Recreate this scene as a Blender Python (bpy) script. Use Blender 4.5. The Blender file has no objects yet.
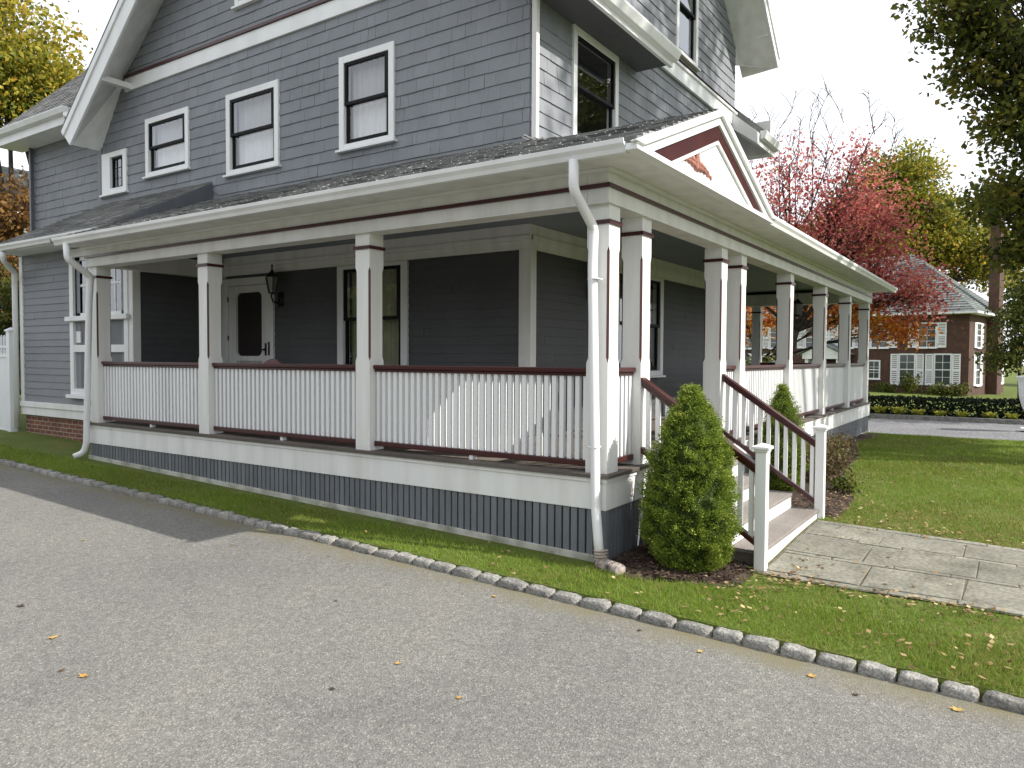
import bpy, bmesh, math, random
import numpy as np
from mathutils import Vector, Matrix

random.seed(7)
rng = np.random.default_rng(7)
scene = bpy.context.scene
COL = scene.collection
RAD = math.radians


# ------------------------------------------------------------------ ground
def smooth(a, b, t):
    t = min(1.0, max(0.0, (t - a) / (b - a)))
    return t * t * (3 - 2 * t)


def G(x, y):
    """Height of the turf."""
    yy = min(16.0, max(-7.0, y))
    xx = min(13.0, max(-6.0, x))
    z = -0.09 + 0.025 * yy + 0.006 * xx
    z -= 0.05 * math.exp(-((x - 0.9) ** 2 + (y + 1.3) ** 2) / 0.9)
    z -= 0.19 * smooth(12.6, 14.6, x + 0.25 * min(0, y))
    z -= 0.35 * smooth(23, 45, x)
    return z


# ------------------------------------------------------------------ materials
def nodes_of(m):
    m.use_nodes = True
    nt = m.node_tree
    return nt, nt.nodes, nt.links, nt.nodes["Principled BSDF"]


def tint_node(N, name="tint"):
    a = N.new("ShaderNodeAttribute")
    a.attribute_name = name
    return a


def mul_val(N, L, col_socket, val_socket):
    mx = N.new("ShaderNodeMix")
    mx.data_type = "RGBA"
    mx.blend_type = "MULTIPLY"
    mx.inputs[0].default_value = 1.0
    L.new(col_socket, mx.inputs[6])
    L.new(val_socket, mx.inputs[7])
    return mx.outputs[2]


def ramp(N, pts):
    r = N.new("ShaderNodeValToRGB")
    e = r.color_ramp.elements
    while len(e) > 1:
        e.remove(e[-1])
    e[0].position = pts[0][0]
    e[0].color = pts[0][1]
    for p, c in pts[1:]:
        k = e.new(p)
        k.color = c
    return r


def c4(c):
    return (c[0], c[1], c[2], 1.0)


def paint(name, col, rough=0.5, dirt=0.12, scale=6.0, bump=0.05, tint=False, spec=0.4, streak=False, dirtcol=None):
    m = bpy.data.materials.new(name)
    nt, N, L, B = nodes_of(m)
    tc = N.new("ShaderNodeTexCoord")
    mp = N.new("ShaderNodeMapping")
    L.new(tc.outputs["Object"], mp.inputs[0])
    if streak:
        mp.inputs["Scale"].default_value = (1, 1, 0.12)
    n1 = N.new("ShaderNodeTexNoise")
    n1.inputs["Scale"].default_value = scale
    n1.inputs["Detail"].default_value = 6
    L.new(mp.outputs[0], n1.inputs["Vector"])
    d = dirtcol or tuple(v * (1 - 2.2 * dirt) for v in col)
    r = ramp(N, [(0.32, c4(d)), (0.58, c4(col)), (0.8, c4(tuple(min(1, v * (1 + dirt * .6)) for v in col)))])
    L.new(n1.outputs[0], r.inputs[0])
    out = r.outputs[0]
    if tint:
        out = mul_val(N, L, out, tint_node(N).outputs["Color"])
    L.new(out, B.inputs["Base Color"])
    B.inputs["Roughness"].default_value = rough
    B.inputs["Specular IOR Level"].default_value = spec
    if bump:
        n2 = N.new("ShaderNodeTexNoise")
        n2.inputs["Scale"].default_value = scale * 9
        n2.inputs["Detail"].default_value = 5
        L.new(mp.outputs[0], n2.inputs["Vector"])
        b = N.new("ShaderNodeBump")
        b.inputs["Strength"].default_value = bump
        b.inputs["Distance"].default_value = 0.02
        L.new(n2.outputs[0], b.inputs["Height"])
        L.new(b.outputs[0], B.inputs["Normal"])
    return m


def grain_mat(name, col, col2, rough=0.8, tint=True, stretch=(14, 14, 1.5), bump=0.25, big=1.2):
    m = bpy.data.materials.new(name)
    nt, N, L, B = nodes_of(m)
    tc = N.new("ShaderNodeTexCoord")
    mp = N.new("ShaderNodeMapping")
    mp.inputs["Scale"].default_value = stretch
    L.new(tc.outputs["Object"], mp.inputs[0])
    n1 = N.new("ShaderNodeTexNoise")
    n1.inputs["Scale"].default_value = 5
    n1.inputs["Detail"].default_value = 8
    L.new(mp.outputs[0], n1.inputs["Vector"])
    n3 = N.new("ShaderNodeTexNoise")
    n3.inputs["Scale"].default_value = big
    n3.inputs["Detail"].default_value = 4
    L.new(tc.outputs["Object"], n3.inputs["Vector"])
    ad = N.new("ShaderNodeMath")
    ad.operation = "ADD"
    L.new(n1.outputs[0], ad.inputs[0])
    L.new(n3.outputs[0], ad.inputs[1])
    hf = N.new("ShaderNodeMath")
    hf.operation = "MULTIPLY"
    hf.inputs[1].default_value = 0.5
    L.new(ad.outputs[0], hf.inputs[0])
    r = ramp(N, [(0.36, c4(col2)), (0.62, c4(col))])
    L.new(hf.outputs[0], r.inputs[0])
    out = r.outputs[0]
    if tint:
        out = mul_val(N, L, out, tint_node(N).outputs["Color"])
    L.new(out, B.inputs["Base Color"])
    B.inputs["Roughness"].default_value = rough
    B.inputs["Specular IOR Level"].default_value = 0.3
    b = N.new("ShaderNodeBump")
    b.inputs["Strength"].default_value = bump
    b.inputs["Distance"].default_value = 0.01
    L.new(n1.outputs[0], b.inputs["Height"])
    L.new(b.outputs[0], B.inputs["Normal"])
    return m


def leaf_mat(name, stops, trans=0.35, rough=0.6):
    """stops: colour ramp over the per-leaf random attribute."""
    m = bpy.data.materials.new(name)
    nt, N, L, B = nodes_of(m)
    a = tint_node(N)
    r = ramp(N, [(p, c4(c)) for p, c in stops])
    L.new(a.outputs["Fac"], r.inputs[0])
    L.new(r.outputs[0], B.inputs["Base Color"])
    B.inputs["Roughness"].default_value = rough
    B.inputs["Specular IOR Level"].default_value = 0.25
    t = N.new("ShaderNodeBsdfTranslucent")
    L.new(r.outputs[0], t.inputs["Color"])
    mx = N.new("ShaderNodeMixShader")
    mx.inputs[0].default_value = trans
    L.new(B.outputs[0], mx.inputs[1])
    L.new(t.outputs[0], mx.inputs[2])
    L.new(mx.outputs[0], N["Material Output"].inputs["Surface"])
    return m


def glass_mat(name, refl=0.3, tint_=.93):
    m = bpy.data.materials.new(name)
    nt, N, L, B = nodes_of(m)
    tr = N.new("ShaderNodeBsdfTransparent")
    tr.inputs[0].default_value = (tint_, tint_, tint_ * 1.01, 1)
    gl = N.new("ShaderNodeBsdfGlossy")
    gl.inputs["Roughness"].default_value = 0.015
    gl.inputs["Color"].default_value = (0.95, 0.97, 1, 1)
    tc = N.new("ShaderNodeTexCoord")
    n = N.new("ShaderNodeTexNoise")
    n.inputs["Scale"].default_value = 2.2
    L.new(tc.outputs["Object"], n.inputs["Vector"])
    b = N.new("ShaderNodeBump")
    b.inputs["Strength"].default_value = 0.03
    b.inputs["Distance"].default_value = 0.05
    L.new(n.outputs[0], b.inputs["Height"])
    L.new(b.outputs[0], gl.inputs["Normal"])
    lw0 = N.new("ShaderNodeLayerWeight")
    lw0.inputs["Blend"].default_value = 0.5
    lw = N.new("ShaderNodeMath")
    lw.operation = "POWER"
    lw.inputs[1].default_value = 3.2
    L.new(lw0.outputs["Facing"], lw.inputs[0])
    ad = N.new("ShaderNodeMath")
    ad.operation = "ADD"
    ad.use_clamp = True
    ad.inputs[1].default_value = refl
    L.new(lw.outputs[0], ad.inputs[0])
    mx = N.new("ShaderNodeMixShader")
    L.new(ad.outputs[0], mx.inputs[0])
    L.new(tr.outputs[0], mx.inputs[1])
    L.new(gl.outputs[0], mx.inputs[2])
    L.new(mx.outputs[0], N["Material Output"].inputs["Surface"])
    return m


def brick_mat(name, c1, c2, mortar, scale=1.0, axis="side"):
    m = bpy.data.materials.new(name)
    nt, N, L, B = nodes_of(m)
    tc = N.new("ShaderNodeTexCoord")
    sp = N.new("ShaderNodeSeparateXYZ")
    L.new(tc.outputs["Object"], sp.inputs[0])
    ad = N.new("ShaderNodeMath")
    L.new(sp.outputs[0], ad.inputs[0])
    L.new(sp.outputs[1], ad.inputs[1])
    cb = N.new("ShaderNodeCombineXYZ")
    L.new(ad.outputs[0], cb.inputs[0])
    L.new(sp.outputs[2], cb.inputs[1])
    br = N.new("ShaderNodeTexBrick")
    br.inputs["Scale"].default_value = scale
    br.inputs["Color1"].default_value = c4(c1)
    br.inputs["Color2"].default_value = c4(c2)
    br.inputs["Mortar"].default_value = c4(mortar)
    br.inputs["Brick Width"].default_value = 0.215
    br.inputs["Row Height"].default_value = 0.075
    br.inputs["Mortar Size"].default_value = 0.008
    br.inputs["Bias"].default_value = -0.1
    L.new(cb.outputs[0], br.inputs["Vector"])
    n = N.new("ShaderNodeTexNoise")
    n.inputs["Scale"].default_value = 3.0
    n.inputs["Detail"].default_value = 8
    L.new(tc.outputs["Object"], n.inputs["Vector"])
    r = ramp(N, [(0.3, (0.6, 0.6, 0.6, 1)), (0.7, (1.1, 1.1, 1.1, 1))])
    L.new(n.outputs[0], r.inputs[0])
    L.new(mul_val(N, L, br.outputs["Color"], r.outputs[0]), B.inputs["Base Color"])
    B.inputs["Roughness"].default_value = 0.9
    b = N.new("ShaderNodeBump")
    b.inputs["Strength"].default_value = 0.5
    b.inputs["Distance"].default_value = 0.01
    b.invert = True
    L.new(br.outputs["Fac"], b.inputs["Height"])
    L.new(b.outputs[0], B.inputs["Normal"])
    return m


def asphalt_mat(name, lo, mid, hi, speck=90.0, edge=None):
    m = bpy.data.materials.new(name)
    nt, N, L, B = nodes_of(m)
    tc = N.new("ShaderNodeTexCoord")
    v = N.new("ShaderNodeTexVoronoi")
    v.inputs["Scale"].default_value = speck
    L.new(tc.outputs["Object"], v.inputs["Vector"])
    sep = N.new("ShaderNodeSeparateColor")
    L.new(v.outputs["Color"], sep.inputs[0])
    r = ramp(N, [(0.0, c4(lo)), (0.45, c4(mid)), (0.8, c4(mid)), (1.0, c4(hi))])
    L.new(sep.outputs[0], r.inputs[0])
    n = N.new("ShaderNodeTexNoise")
    n.inputs["Scale"].default_value = 0.55
    n.inputs["Detail"].default_value = 9
    n.inputs["Roughness"].default_value = 0.62
    L.new(tc.outputs["Object"], n.inputs["Vector"])
    r2 = ramp(N, [(0.3, (0.82, 0.82, 0.83, 1)), (0.5, (1, 1, .99, 1)), (0.72, (1.13, 1.12, 1.08, 1))])
    L.new(n.outputs[0], r2.inputs[0])
    out = mul_val(N, L, r.outputs[0], r2.outputs[0])
    n4 = N.new("ShaderNodeTexNoise")
    n4.inputs["Scale"].default_value = 22
    n4.inputs["Detail"].default_value = 3
    L.new(tc.outputs["Object"], n4.inputs["Vector"])
    r4 = ramp(N, [(0.3, (0.86, 0.86, 0.86, 1)), (0.7, (1.12, 1.12, 1.12, 1))])
    L.new(n4.outputs[0], r4.inputs[0])
    out = mul_val(N, L, out, r4.outputs[0])
    if edge is not None:
        # moss and silt that gather along the kerb line (x = edge)
        sp = N.new("ShaderNodeSeparateXYZ")
        L.new(tc.outputs["Object"], sp.inputs[0])
        n3 = N.new("ShaderNodeTexNoise")
        n3.inputs["Scale"].default_value = 3.5
        n3.inputs["Detail"].default_value = 7
        L.new(tc.outputs["Object"], n3.inputs["Vector"])
        mr = N.new("ShaderNodeMapRange")
        mr.inputs["From Min"].default_value = edge - 0.45
        mr.inputs["From Max"].default_value = edge
        L.new(sp.outputs[0], mr.inputs["Value"])
        mm = N.new("ShaderNodeMath")
        mm.operation = "MULTIPLY"
        L.new(mr.outputs[0], mm.inputs[0])
        L.new(n3.outputs[0], mm.inputs[1])
        rr = ramp(N, [(0.2, (0, 0, 0, 1)), (0.6, (1, 1, 1, 1))])
        L.new(mm.outputs[0], rr.inputs[0])
        mx = N.new("ShaderNodeMix")
        mx.data_type = "RGBA"
        L.new(rr.outputs[0], mx.inputs[0])
        L.new(out, mx.inputs[6])
        mx.inputs[7].default_value = (0.15, 0.135, 0.085, 1)
        out = mx.outputs[2]
    L.new(out, B.inputs["Base Color"])
    B.inputs["Roughness"].default_value = 0.9
    B.inputs["Specular IOR Level"].default_value = 0.25
    b = N.new("ShaderNodeBump")
    b.inputs["Strength"].default_value = 0.55
    b.inputs["Distance"].default_value = 0.006
    L.new(v.outputs["Distance"], b.inputs["Height"])
    L.new(b.outputs[0], B.inputs["Normal"])
    return m


def noise_mat(name, stops, scale=3.0, detail=8, rough=0.95, bump=0.4, dist=0.03, fine=None, tint=False):
    m = bpy.data.materials.new(name)
    nt, N, L, B = nodes_of(m)
    tc = N.new("ShaderNodeTexCoord")
    n = N.new("ShaderNodeTexNoise")
    n.inputs["Scale"].default_value = scale
    n.inputs["Detail"].default_value = detail
    n.inputs["Roughness"].default_value = 0.65
    L.new(tc.outputs["Object"], n.inputs["Vector"])
    r = ramp(N, [(p, c4(c)) for p, c in stops])
    L.new(n.outputs[0], r.inputs[0])
    out = r.outputs[0]
    n2 = N.new("ShaderNodeTexNoise")
    n2.inputs["Scale"].default_value = fine or scale * 18
    n2.inputs["Detail"].default_value = 4
    L.new(tc.outputs["Object"], n2.inputs["Vector"])
    r2 = ramp(N, [(0.3, (0.7, 0.7, 0.7, 1)), (0.7, (1.25, 1.25, 1.25, 1))])
    L.new(n2.outputs[0], r2.inputs[0])
    out = mul_val(N, L, out, r2.outputs[0])
    if tint:
        out = mul_val(N, L, out, tint_node(N).outputs["Color"])
    L.new(out, B.inputs["Base Color"])
    B.inputs["Roughness"].default_value = rough
    B.inputs["Specular IOR Level"].default_value = 0.2
    if bump:
        b = N.new("ShaderNodeBump")
        b.inputs["Strength"].default_value = bump
        b.inputs["Distance"].default_value = dist
        L.new(n2.outputs[0], b.inputs["Height"])
        L.new(b.outputs[0], B.inputs["Normal"])
    return m


WHITE = paint("white_paint", (0.77, 0.775, 0.775), 0.45, 0.05, 2.2, 0.04, streak=True)
WHITE_OLD = paint("weathered_white_paint", (0.735, 0.735, 0.72), 0.55, 0.06, 5.0, 0.1, streak=True, dirtcol=(0.64, 0.63, 0.60))
FOOT = paint("weathered_footer_paint", (0.47, 0.46, 0.41), 0.8, 0.2, 5, 0.2, dirtcol=(0.24, 0.24, 0.19))
BURG = paint("burgundy_paint", (0.050, 0.0085, 0.009), 0.32, 0.1, 5.0, 0.04, spec=0.5)
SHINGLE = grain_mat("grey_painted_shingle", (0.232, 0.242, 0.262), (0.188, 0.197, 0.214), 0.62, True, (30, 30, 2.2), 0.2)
SIDING = grain_mat("shade_darkened_clapboard", (0.085, 0.088, 0.092), (0.066, 0.068, 0.071), 0.55, True, (2.2, 2.2, 30), 0.15)  # house grey darkened in the colour itself to carry the porch shade
BATTEN = grain_mat("grey_painted_board", (0.165, 0.175, 0.19), (0.12, 0.128, 0.14), 0.6, True, (16, 16, 1.2), 0.2)
ROOF = grain_mat("asphalt_roof_shingle", (0.27, 0.27, 0.262), (0.16, 0.162, 0.162), 0.92, True, (30, 30, 30), 0.4)
CEIL = paint("grey_blue_ceiling_paint", (0.20, 0.23, 0.265), 0.5, 0.05, 2.0, 0.03)
DECKM = grain_mat("weathered_deck_board", (0.16, 0.135, 0.115), (0.095, 0.08, 0.07), 0.75, True, (3, 22, 22), 0.25)
TREAD = grain_mat("weathered_stair_tread", (0.25, 0.225, 0.205), (0.16, 0.14, 0.125), 0.75, True, (3, 22, 22), 0.25)
BLACK = paint("black_sash_paint", (0.008, 0.008, 0.009), 0.5, 0.1, 6, 0.0, spec=.12)
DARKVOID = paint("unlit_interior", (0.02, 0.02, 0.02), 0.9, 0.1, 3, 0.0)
CURT = paint("sheer_curtain_cloth", (0.80, 0.80, 0.79), 0.8, 0.03, 3.0, 0.0)
SHADEC = paint("yellow_blind_cloth", (0.36, 0.36, 0.24), 0.8, 0.05, 3.0, 0.0)
GLASS = glass_mat("window_glass", 0.10)
GLASS_UP = glass_mat("reflection_tinted_glass", 0.10, .66)  # upper panes: darker tint stands in for the mirrored sky
GLASS_DIM = glass_mat("porch_window_glass", 0.10)
BRICK = brick_mat("foundation_brick", (0.16, 0.06, 0.042), (0.21, 0.085, 0.055), (0.36, 0.3, 0.22))
BRICK2 = brick_mat("red_house_brick", (0.075, 0.033, 0.022), (0.10, 0.043, 0.028), (0.105, 0.075, 0.055))
SLATE = noise_mat("slate_roof", [(0.35, (0.10, 0.115, 0.115)), (0.65, (0.19, 0.21, 0.20))], 2.0, 8, 0.8, 0.3, 0.03, 12, True)
ASPH = asphalt_mat("aged_gravelly_asphalt", (0.105, 0.102, 0.096), (0.160, 0.156, 0.145), (0.27, 0.26, 0.23), 122.0, -0.93)
ROADM = asphalt_mat("street_asphalt", (0.09, 0.09, 0.095), (0.17, 0.17, 0.18), (0.28, 0.28, 0.28), 30.0)
GRANITE = noise_mat("grey_granite", [(0.35, (0.14, 0.137, 0.128)), (0.65, (0.30, 0.29, 0.265))], 9, 8, 0.9, 0.6, 0.02, 70, True)
BLUESTONE = noise_mat("weathered_flagstone", [(0.3, (0.115, 0.11, 0.088)), (0.5, (0.185, 0.178, 0.145)), (0.7, (0.245, 0.235, 0.195))], 2.4, 9, 0.85, 0.4, 0.01, 30, True)
JOINT = noise_mat("sandy_joint_soil", [(0.35, (0.075, 0.065, 0.045)), (0.65, (0.16, 0.14, 0.10))], 6, 8, .95, .6, .02, 50)
SOIL = noise_mat("mulch_soil", [(0.35, (0.03, 0.021, 0.016)), (0.65, (0.09, 0.064, 0.048))], 7, 8, 0.95, 0.8, 0.03, 45)
TURF = noise_mat("turf", [(0.3, (0.10, 0.11, 0.025)), (0.5, (0.08, 0.115, 0.018)), (0.7, (0.15, 0.135, 0.045))], 1.3, 9, 0.95, 0.6, 0.03, 40)
CHIPM = leaf_mat("mulch_chip", [(0, (0.02, 0.013, 0.01)), (0.6, (0.055, 0.034, 0.026)), (1, (0.13, 0.09, 0.06))], 0.0, 0.9)
BARK = noise_mat("bark", [(0.35, (0.03, 0.024, 0.02)), (0.65, (0.09, 0.075, 0.062))], 6, 8, 0.95, 0.8, 0.05, 25)
IRON = paint("black_iron", (0.012, 0.012, 0.012), 0.4, 0.1, 9, 0.05)
LAMPGLASS = paint("frosted_lamp_glass", (0.22, 0.21, 0.19), 0.25, 0.05, 5, 0.0, spec=0.6)
TERRA = paint("faded_terracotta", (0.34, 0.14, 0.10), 0.8, 0.22, 22, 0.3)
SCREEN = paint("dark_insect_screen", (0.018, 0.012, 0.012), 0.6, 0.1, 8, 0.0)
VINYL = paint("white_vinyl", (0.74, 0.76, 0.78), 0.35, 0.03, 2, 0.0)
COPPER_GREY = paint("grey_painted_metal", (0.11, 0.115, 0.13), 0.45, 0.08, 4, 0.03)
FLEX = paint("dirty_corrugated_plastic", (0.35, 0.30, 0.26), 0.6, 0.3, 18, 0.1, dirtcol=(0.06, 0.045, 0.04))
WICKER = paint("grey_wicker", (0.16, 0.16, 0.165), 0.7, 0.2, 40, 0.3)
ROSE = paint("faded_rose_cloth", (0.36, 0.21, 0.22), 0.85, 0.12, 14, 0.1)
GRASSM = leaf_mat("grass_blade", [(0.0, (0.34, 0.27, 0.11)), (0.16, (0.25, 0.23, 0.06)), (0.3, (0.13, 0.19, 0.024)), (0.65, (0.185, 0.285, 0.032)), (1.0, (0.30, 0.37, 0.065))], 0.45, 0.55)
LITTER = leaf_mat("dry_leaf", [(0.0, (0.12, 0.06, 0.03)), (0.4, (0.24, 0.15, 0.07)), (0.8, (0.36, 0.26, 0.13)), (1.0, (0.50, 0.40, 0.23))], 0.15, 0.7)
YLEAF = leaf_mat("yellow_fallen_leaf", [(0.0, (0.40, 0.23, 0.06)), (1.0, (0.48, 0.35, 0.12))], 0.1, 0.6)
DLEAF = leaf_mat("brown_fallen_leaf", [(0.0, (0.05, 0.035, 0.03)), (1.0, (0.09, 0.06, 0.045))], 0.1, 0.6)


# ------------------------------------------------------------------ mesh builder
class MB:
    def __init__(s):
        s.v, s.f, s.mi, s.t = [], [], [], []

    def face(s, pts, mi=0, t=1.0):
        i = len(s.v)
        s.v.extend([tuple(p) for p in pts])
        s.f.append(tuple(range(i, i + len(pts))))
        s.mi.append(mi)
        s.t.append(t)

    def add(s, verts, faces, mi=0, t=1.0):
        i = len(s.v)
        s.v.extend([tuple(p) for p in verts])
        for f in faces:
            s.f.append(tuple(k + i for k in f))
            s.mi.append(mi)
            s.t.append(t)

    def box(s, x0, x1, y0, y1, z0, z1, mi=0, t=1.0, M=None):
        v = [(x, y, z) for z in (z0, z1) for y in (y0, y1) for x in (x0, x1)]
        if M:
            v = [M(*p) for p in v]
        s.add(v, [(0, 2, 3, 1), (4, 5, 7, 6), (0, 1, 5, 4), (2, 6, 7, 3), (0, 4, 6, 2), (1, 3, 7, 5)], mi, t)

    def prism(s, poly, d, mi=0, t=1.0):
        """poly: 3-D points of a planar outline, d: extrusion vector."""
        n = len(poly)
        d = Vector(d)
        a = [Vector(p) for p in poly]
        b = [p + d for p in a]
        fs = [tuple(range(n)), tuple(range(2 * n - 1, n - 1, -1))]
        fs += [(i, (i + 1) % n, n + (i + 1) % n, n + i) for i in range(n)]
        s.add(a + b, fs, mi, t)

    def tube(s, pts, rad, sides=8, mi=0, t=1.0, cap=True, flat=1.0):
        pts = [Vector(p) for p in pts]
        if not hasattr(rad, "__len__"):
            rad = [rad] * len(pts)
        rings = []
        prev = None
        for i, p in enumerate(pts):
            d = (pts[min(i + 1, len(pts) - 1)] - pts[max(i - 1, 0)])
            if d.length < 1e-9:
                d = Vector((0, 0, 1))
            d.normalize()
            if prev is None:
                a = d.orthogonal().normalized()
                if abs(d.z) > 0.9:
                    a = Vector((1, 0, 0)) - d * d.x
                    a.normalize()
            else:
                a = prev - d * prev.dot(d)
                if a.length < 1e-6:
                    a = d.orthogonal()
                a.normalize()
            prev = a
            b = d.cross(a)
            off = math.pi / sides if sides == 4 else 0
            rings.append([p + (a * math.cos(off + 2 * math.pi * k / sides) + b * math.sin(off + 2 * math.pi * k / sides) * flat) * rad[i] for k in range(sides)])
        v = [q for r in rings for q in r]
        fs = []
        for i in range(len(pts) - 1):
            for k in range(sides):
                k2 = (k + 1) % sides
                fs.append((i * sides + k, i * sides + k2, (i + 1) * sides + k2, (i + 1) * sides + k))
        if cap:
            fs.append(tuple(range(sides - 1, -1, -1)))
            m = (len(pts) - 1) * sides
            fs.append(tuple(range(m, m + sides)))
        s.add(v, fs, mi, t)

    def lathe(s, prof, c=(0, 0), sides=16, mi=0, t=1.0):
        v = [(c[0] + r * math.cos(2 * math.pi * k / sides), c[1] + r * math.sin(2 * math.pi * k / sides), z) for r, z in prof for k in range(sides)]
        fs = []
        for i in range(len(prof) - 1):
            for k in range(sides):
                k2 = (k + 1) % sides
                fs.append((i * sides + k, i * sides + k2, (i + 1) * sides + k2, (i + 1) * sides + k))
        fs.append(tuple(range(sides - 1, -1, -1)))
        m = (len(prof) - 1) * sides
        fs.append(tuple(range(m, m + sides)))
        s.add(v, fs, mi, t)

    def mesh(s, name, mats, normals=True, smooth_=False, tint=False):
        me = bpy.data.meshes.new(name)
        me.from_pydata(s.v, [], s.f)
        if not isinstance(mats, (list, tuple)):
            mats = [mats]
        for m in mats:
            me.materials.append(m)
        if len(mats) > 1:
            me.polygons.foreach_set("material_index", s.mi)
        if normals:
            bm = bmesh.new()
            bm.from_mesh(me)
            bmesh.ops.recalc_face_normals(bm, faces=bm.faces)
            bm.to_mesh(me)
            bm.free()
        if True:
            at = me.attributes.new("tint", "FLOAT", "FACE")
            at.data.foreach_set("value", s.t)
        if smooth_:
            me.polygons.foreach_set("use_smooth", [True] * len(me.polygons))
        me.update()
        return me

    def build(s, name, mats, parent=None, bevel=0.0, smooth_=False, normals=True, loc=None):
        me = s.mesh(name, mats, normals, smooth_)
        o = bpy.data.objects.new(name, me)
        COL.objects.link(o)
        if parent is not None:
            o.parent = parent
        if loc:
            o.location = loc
        if bevel:
            b = o.modifiers.new("bevel", "BEVEL")
            b.width = bevel
            b.segments = 2
            b.limit_method = "ANGLE"
            b.angle_limit = RAD(40)
        return o


def tag(o, label=None, cat=None, group=None, kind=None):
    if label:
        o["label"] = label
    if cat:
        o["category"] = cat
    if group:
        o["group"] = group
    if kind:
        o["kind"] = kind
    return o


def empty(name, loc=(0, 0, 0), rz=0.0):
    o = bpy.data.objects.new(name, None)
    o.empty_display_size = 0.2
    COL.objects.link(o)
    o.location = loc
    o.rotation_euler = (0, 0, rz)
    return o


def quads_object(name, quads, tint, mat, parent=None, verts_per=4):
    """quads: (N, k, 3) array -> one mesh of N k-gons with a per-face tint."""
    n, k, _ = quads.shape
    me = bpy.data.meshes.new(name)
    me.vertices.add(n * k)
    me.vertices.foreach_set("co", quads.reshape(-1).astype(np.float32))
    me.loops.add(n * k)
    me.loops.foreach_set("vertex_index", np.arange(n * k, dtype=np.int32))
    me.polygons.add(n)
    me.polygons.foreach_set("loop_start", np.arange(0, n * k, k, dtype=np.int32))
    me.materials.append(mat)
    at = me.attributes.new("tint", "FLOAT", "FACE")
    at.data.foreach_set("value", np.clip(tint, 0, 1).astype(np.float32))
    me.update(calc_edges=True)
    me.validate()
    o = bpy.data.objects.new(name, me)
    COL.objects.link(o)
    if parent is not None:
        o.parent = parent
    return o


# ------------------------------------------------------------------ shingles
def shingles(mb, P, u0, u1, v0, v1, course, widths, thick, holes=(), vmin=None, vmax=None, gap=0.0022, jit=0.003, tvar=0.055, dark=0.0, step=None):
    """Overlapping courses of individual shingles. P(u, v, n) -> world point."""
    k = 0
    v = v0
    while v < v1 - 1e-6:
        vt = min(v + course, v1)
        breaks = sorted({b for h in holes if h[2] < vt and h[3] > v for b in (h[0], h[1])})
        u = u0 - random.random() * widths[0]
        while u < u1:
            w = random.uniform(*widths)
            a, b = max(u, u0), min(u + w, u1)
            u += w
            if b - a < 0.004:
                continue
            cuts = [a] + [x for x in breaks if a + .002 < x < b - .002] + [b]
            for a1, b1 in zip(cuts, cuts[1:]):
                lo, hi = v, vt
                mid = 0.5 * (a1 + b1)
                segs = [(lo, hi)]
                for h in holes:
                    if h[0] < mid < h[1]:
                        ns = []
                        for s0, s1 in segs:
                            if h[3] <= s0 or h[2] >= s1:
                                ns.append((s0, s1))
                                continue
                            if h[2] > s0:
                                ns.append((s0, h[2]))
                            if h[3] < s1:
                                ns.append((h[3], s1))
                        segs = ns
                for s0, s1 in segs:
                    if s1 - s0 < 0.006:
                        continue
                    g = gap * random.uniform(0.3, 1.6) * (3.2 if random.random() < .1 else 1)
                    aa, bb = a1 + g * .5, b1 - g * .5
                    la = lb = s0 + random.uniform(-jit, jit)
                    ha = hb = s1
                    if vmin:
                        la, lb = max(la, vmin(aa)), max(lb, vmin(bb))
                    if vmax:
                        ha, hb = min(ha, vmax(aa)), min(hb, vmax(bb))
                    if ha - la < 0.003 and hb - lb < 0.003:
                        continue
                    ha, hb = max(ha, la + .001), max(hb, lb + .001)
                    tk = thick * random.uniform(0.8, 1.2)

                    def nn(q):
                        return 0.002 + tk * (1 - (q - v) / course * 0.85)
                    t = 1.0 + random.uniform(-tvar, tvar) - (dark if random.random() < 0.35 else 0)
                    pts = [P(aa, la, nn(la)), P(bb, lb, nn(lb)), P(bb, hb, nn(hb)), P(aa, ha, nn(ha)),
                           P(aa, la, 0), P(bb, lb, 0), P(bb, hb, 0), P(aa, ha, 0)]
                    mb.add(pts, [(0, 1, 2, 3), (4, 5, 1, 0), (5, 6, 2, 1), (7, 4, 0, 3)], 0, t)
        v += course
        k += 1


def wall_with_holes(mb, P, u0, u1, v0, v1, holes, n=0.0, mi=0):
    us = sorted({u0, u1, *[h[0] for h in holes], *[h[1] for h in holes]})
    vs = sorted({v0, v1, *[h[2] for h in holes], *[h[3] for h in holes]})
    us = [u for u in us if u0 <= u <= u1]
    vs = [v for v in vs if v0 <= v <= v1]
    for a, b in zip(us, us[1:]):
        for c, d in zip(vs, vs[1:]):
            m, q = (a + b) / 2, (c + d) / 2
            if any(h[0] < m < h[1] and h[2] < q < h[3] for h in holes):
                continue
            mb.face([P(a, c, n), P(b, c, n), P(b, d, n), P(a, d, n)], mi)


# ================================================================== THE HOUSE
W = 2.21           # main walls stand at X = W and Y = W
house = empty("porch_house", (0, 0, 0))
tag(house, "large grey shingled house with a white wraparound porch and burgundy trim", "house")

XB = 10.08         # right end of the house body
YB = 8.65          # where the bay juts out
YL = 12.27         # left end of the main gable wall
XBAY = 0.78
YBAY = 12.45


def PS(u, v, n):   # side wall, u = Y
    return (W - n, u, v)


def PF(u, v, n):   # front wall, u = X
    return (u, W - n, v)


def PBAY(u, v, n):
    return (XBAY - n, u, v)


def PRET(u, v, n):  # bay return facing the porch, u = X
    return (u, YB - n, v)


def PWING(u, v, n):
    return (2.3 - n, u, v)


def pbox(mb, P, u0, u1, v0, v1, n0, n1, mi=0, t=1.0):
    mb.box(u0, u1, v0, v1, n0, n1, mi, t, M=P)


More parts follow.
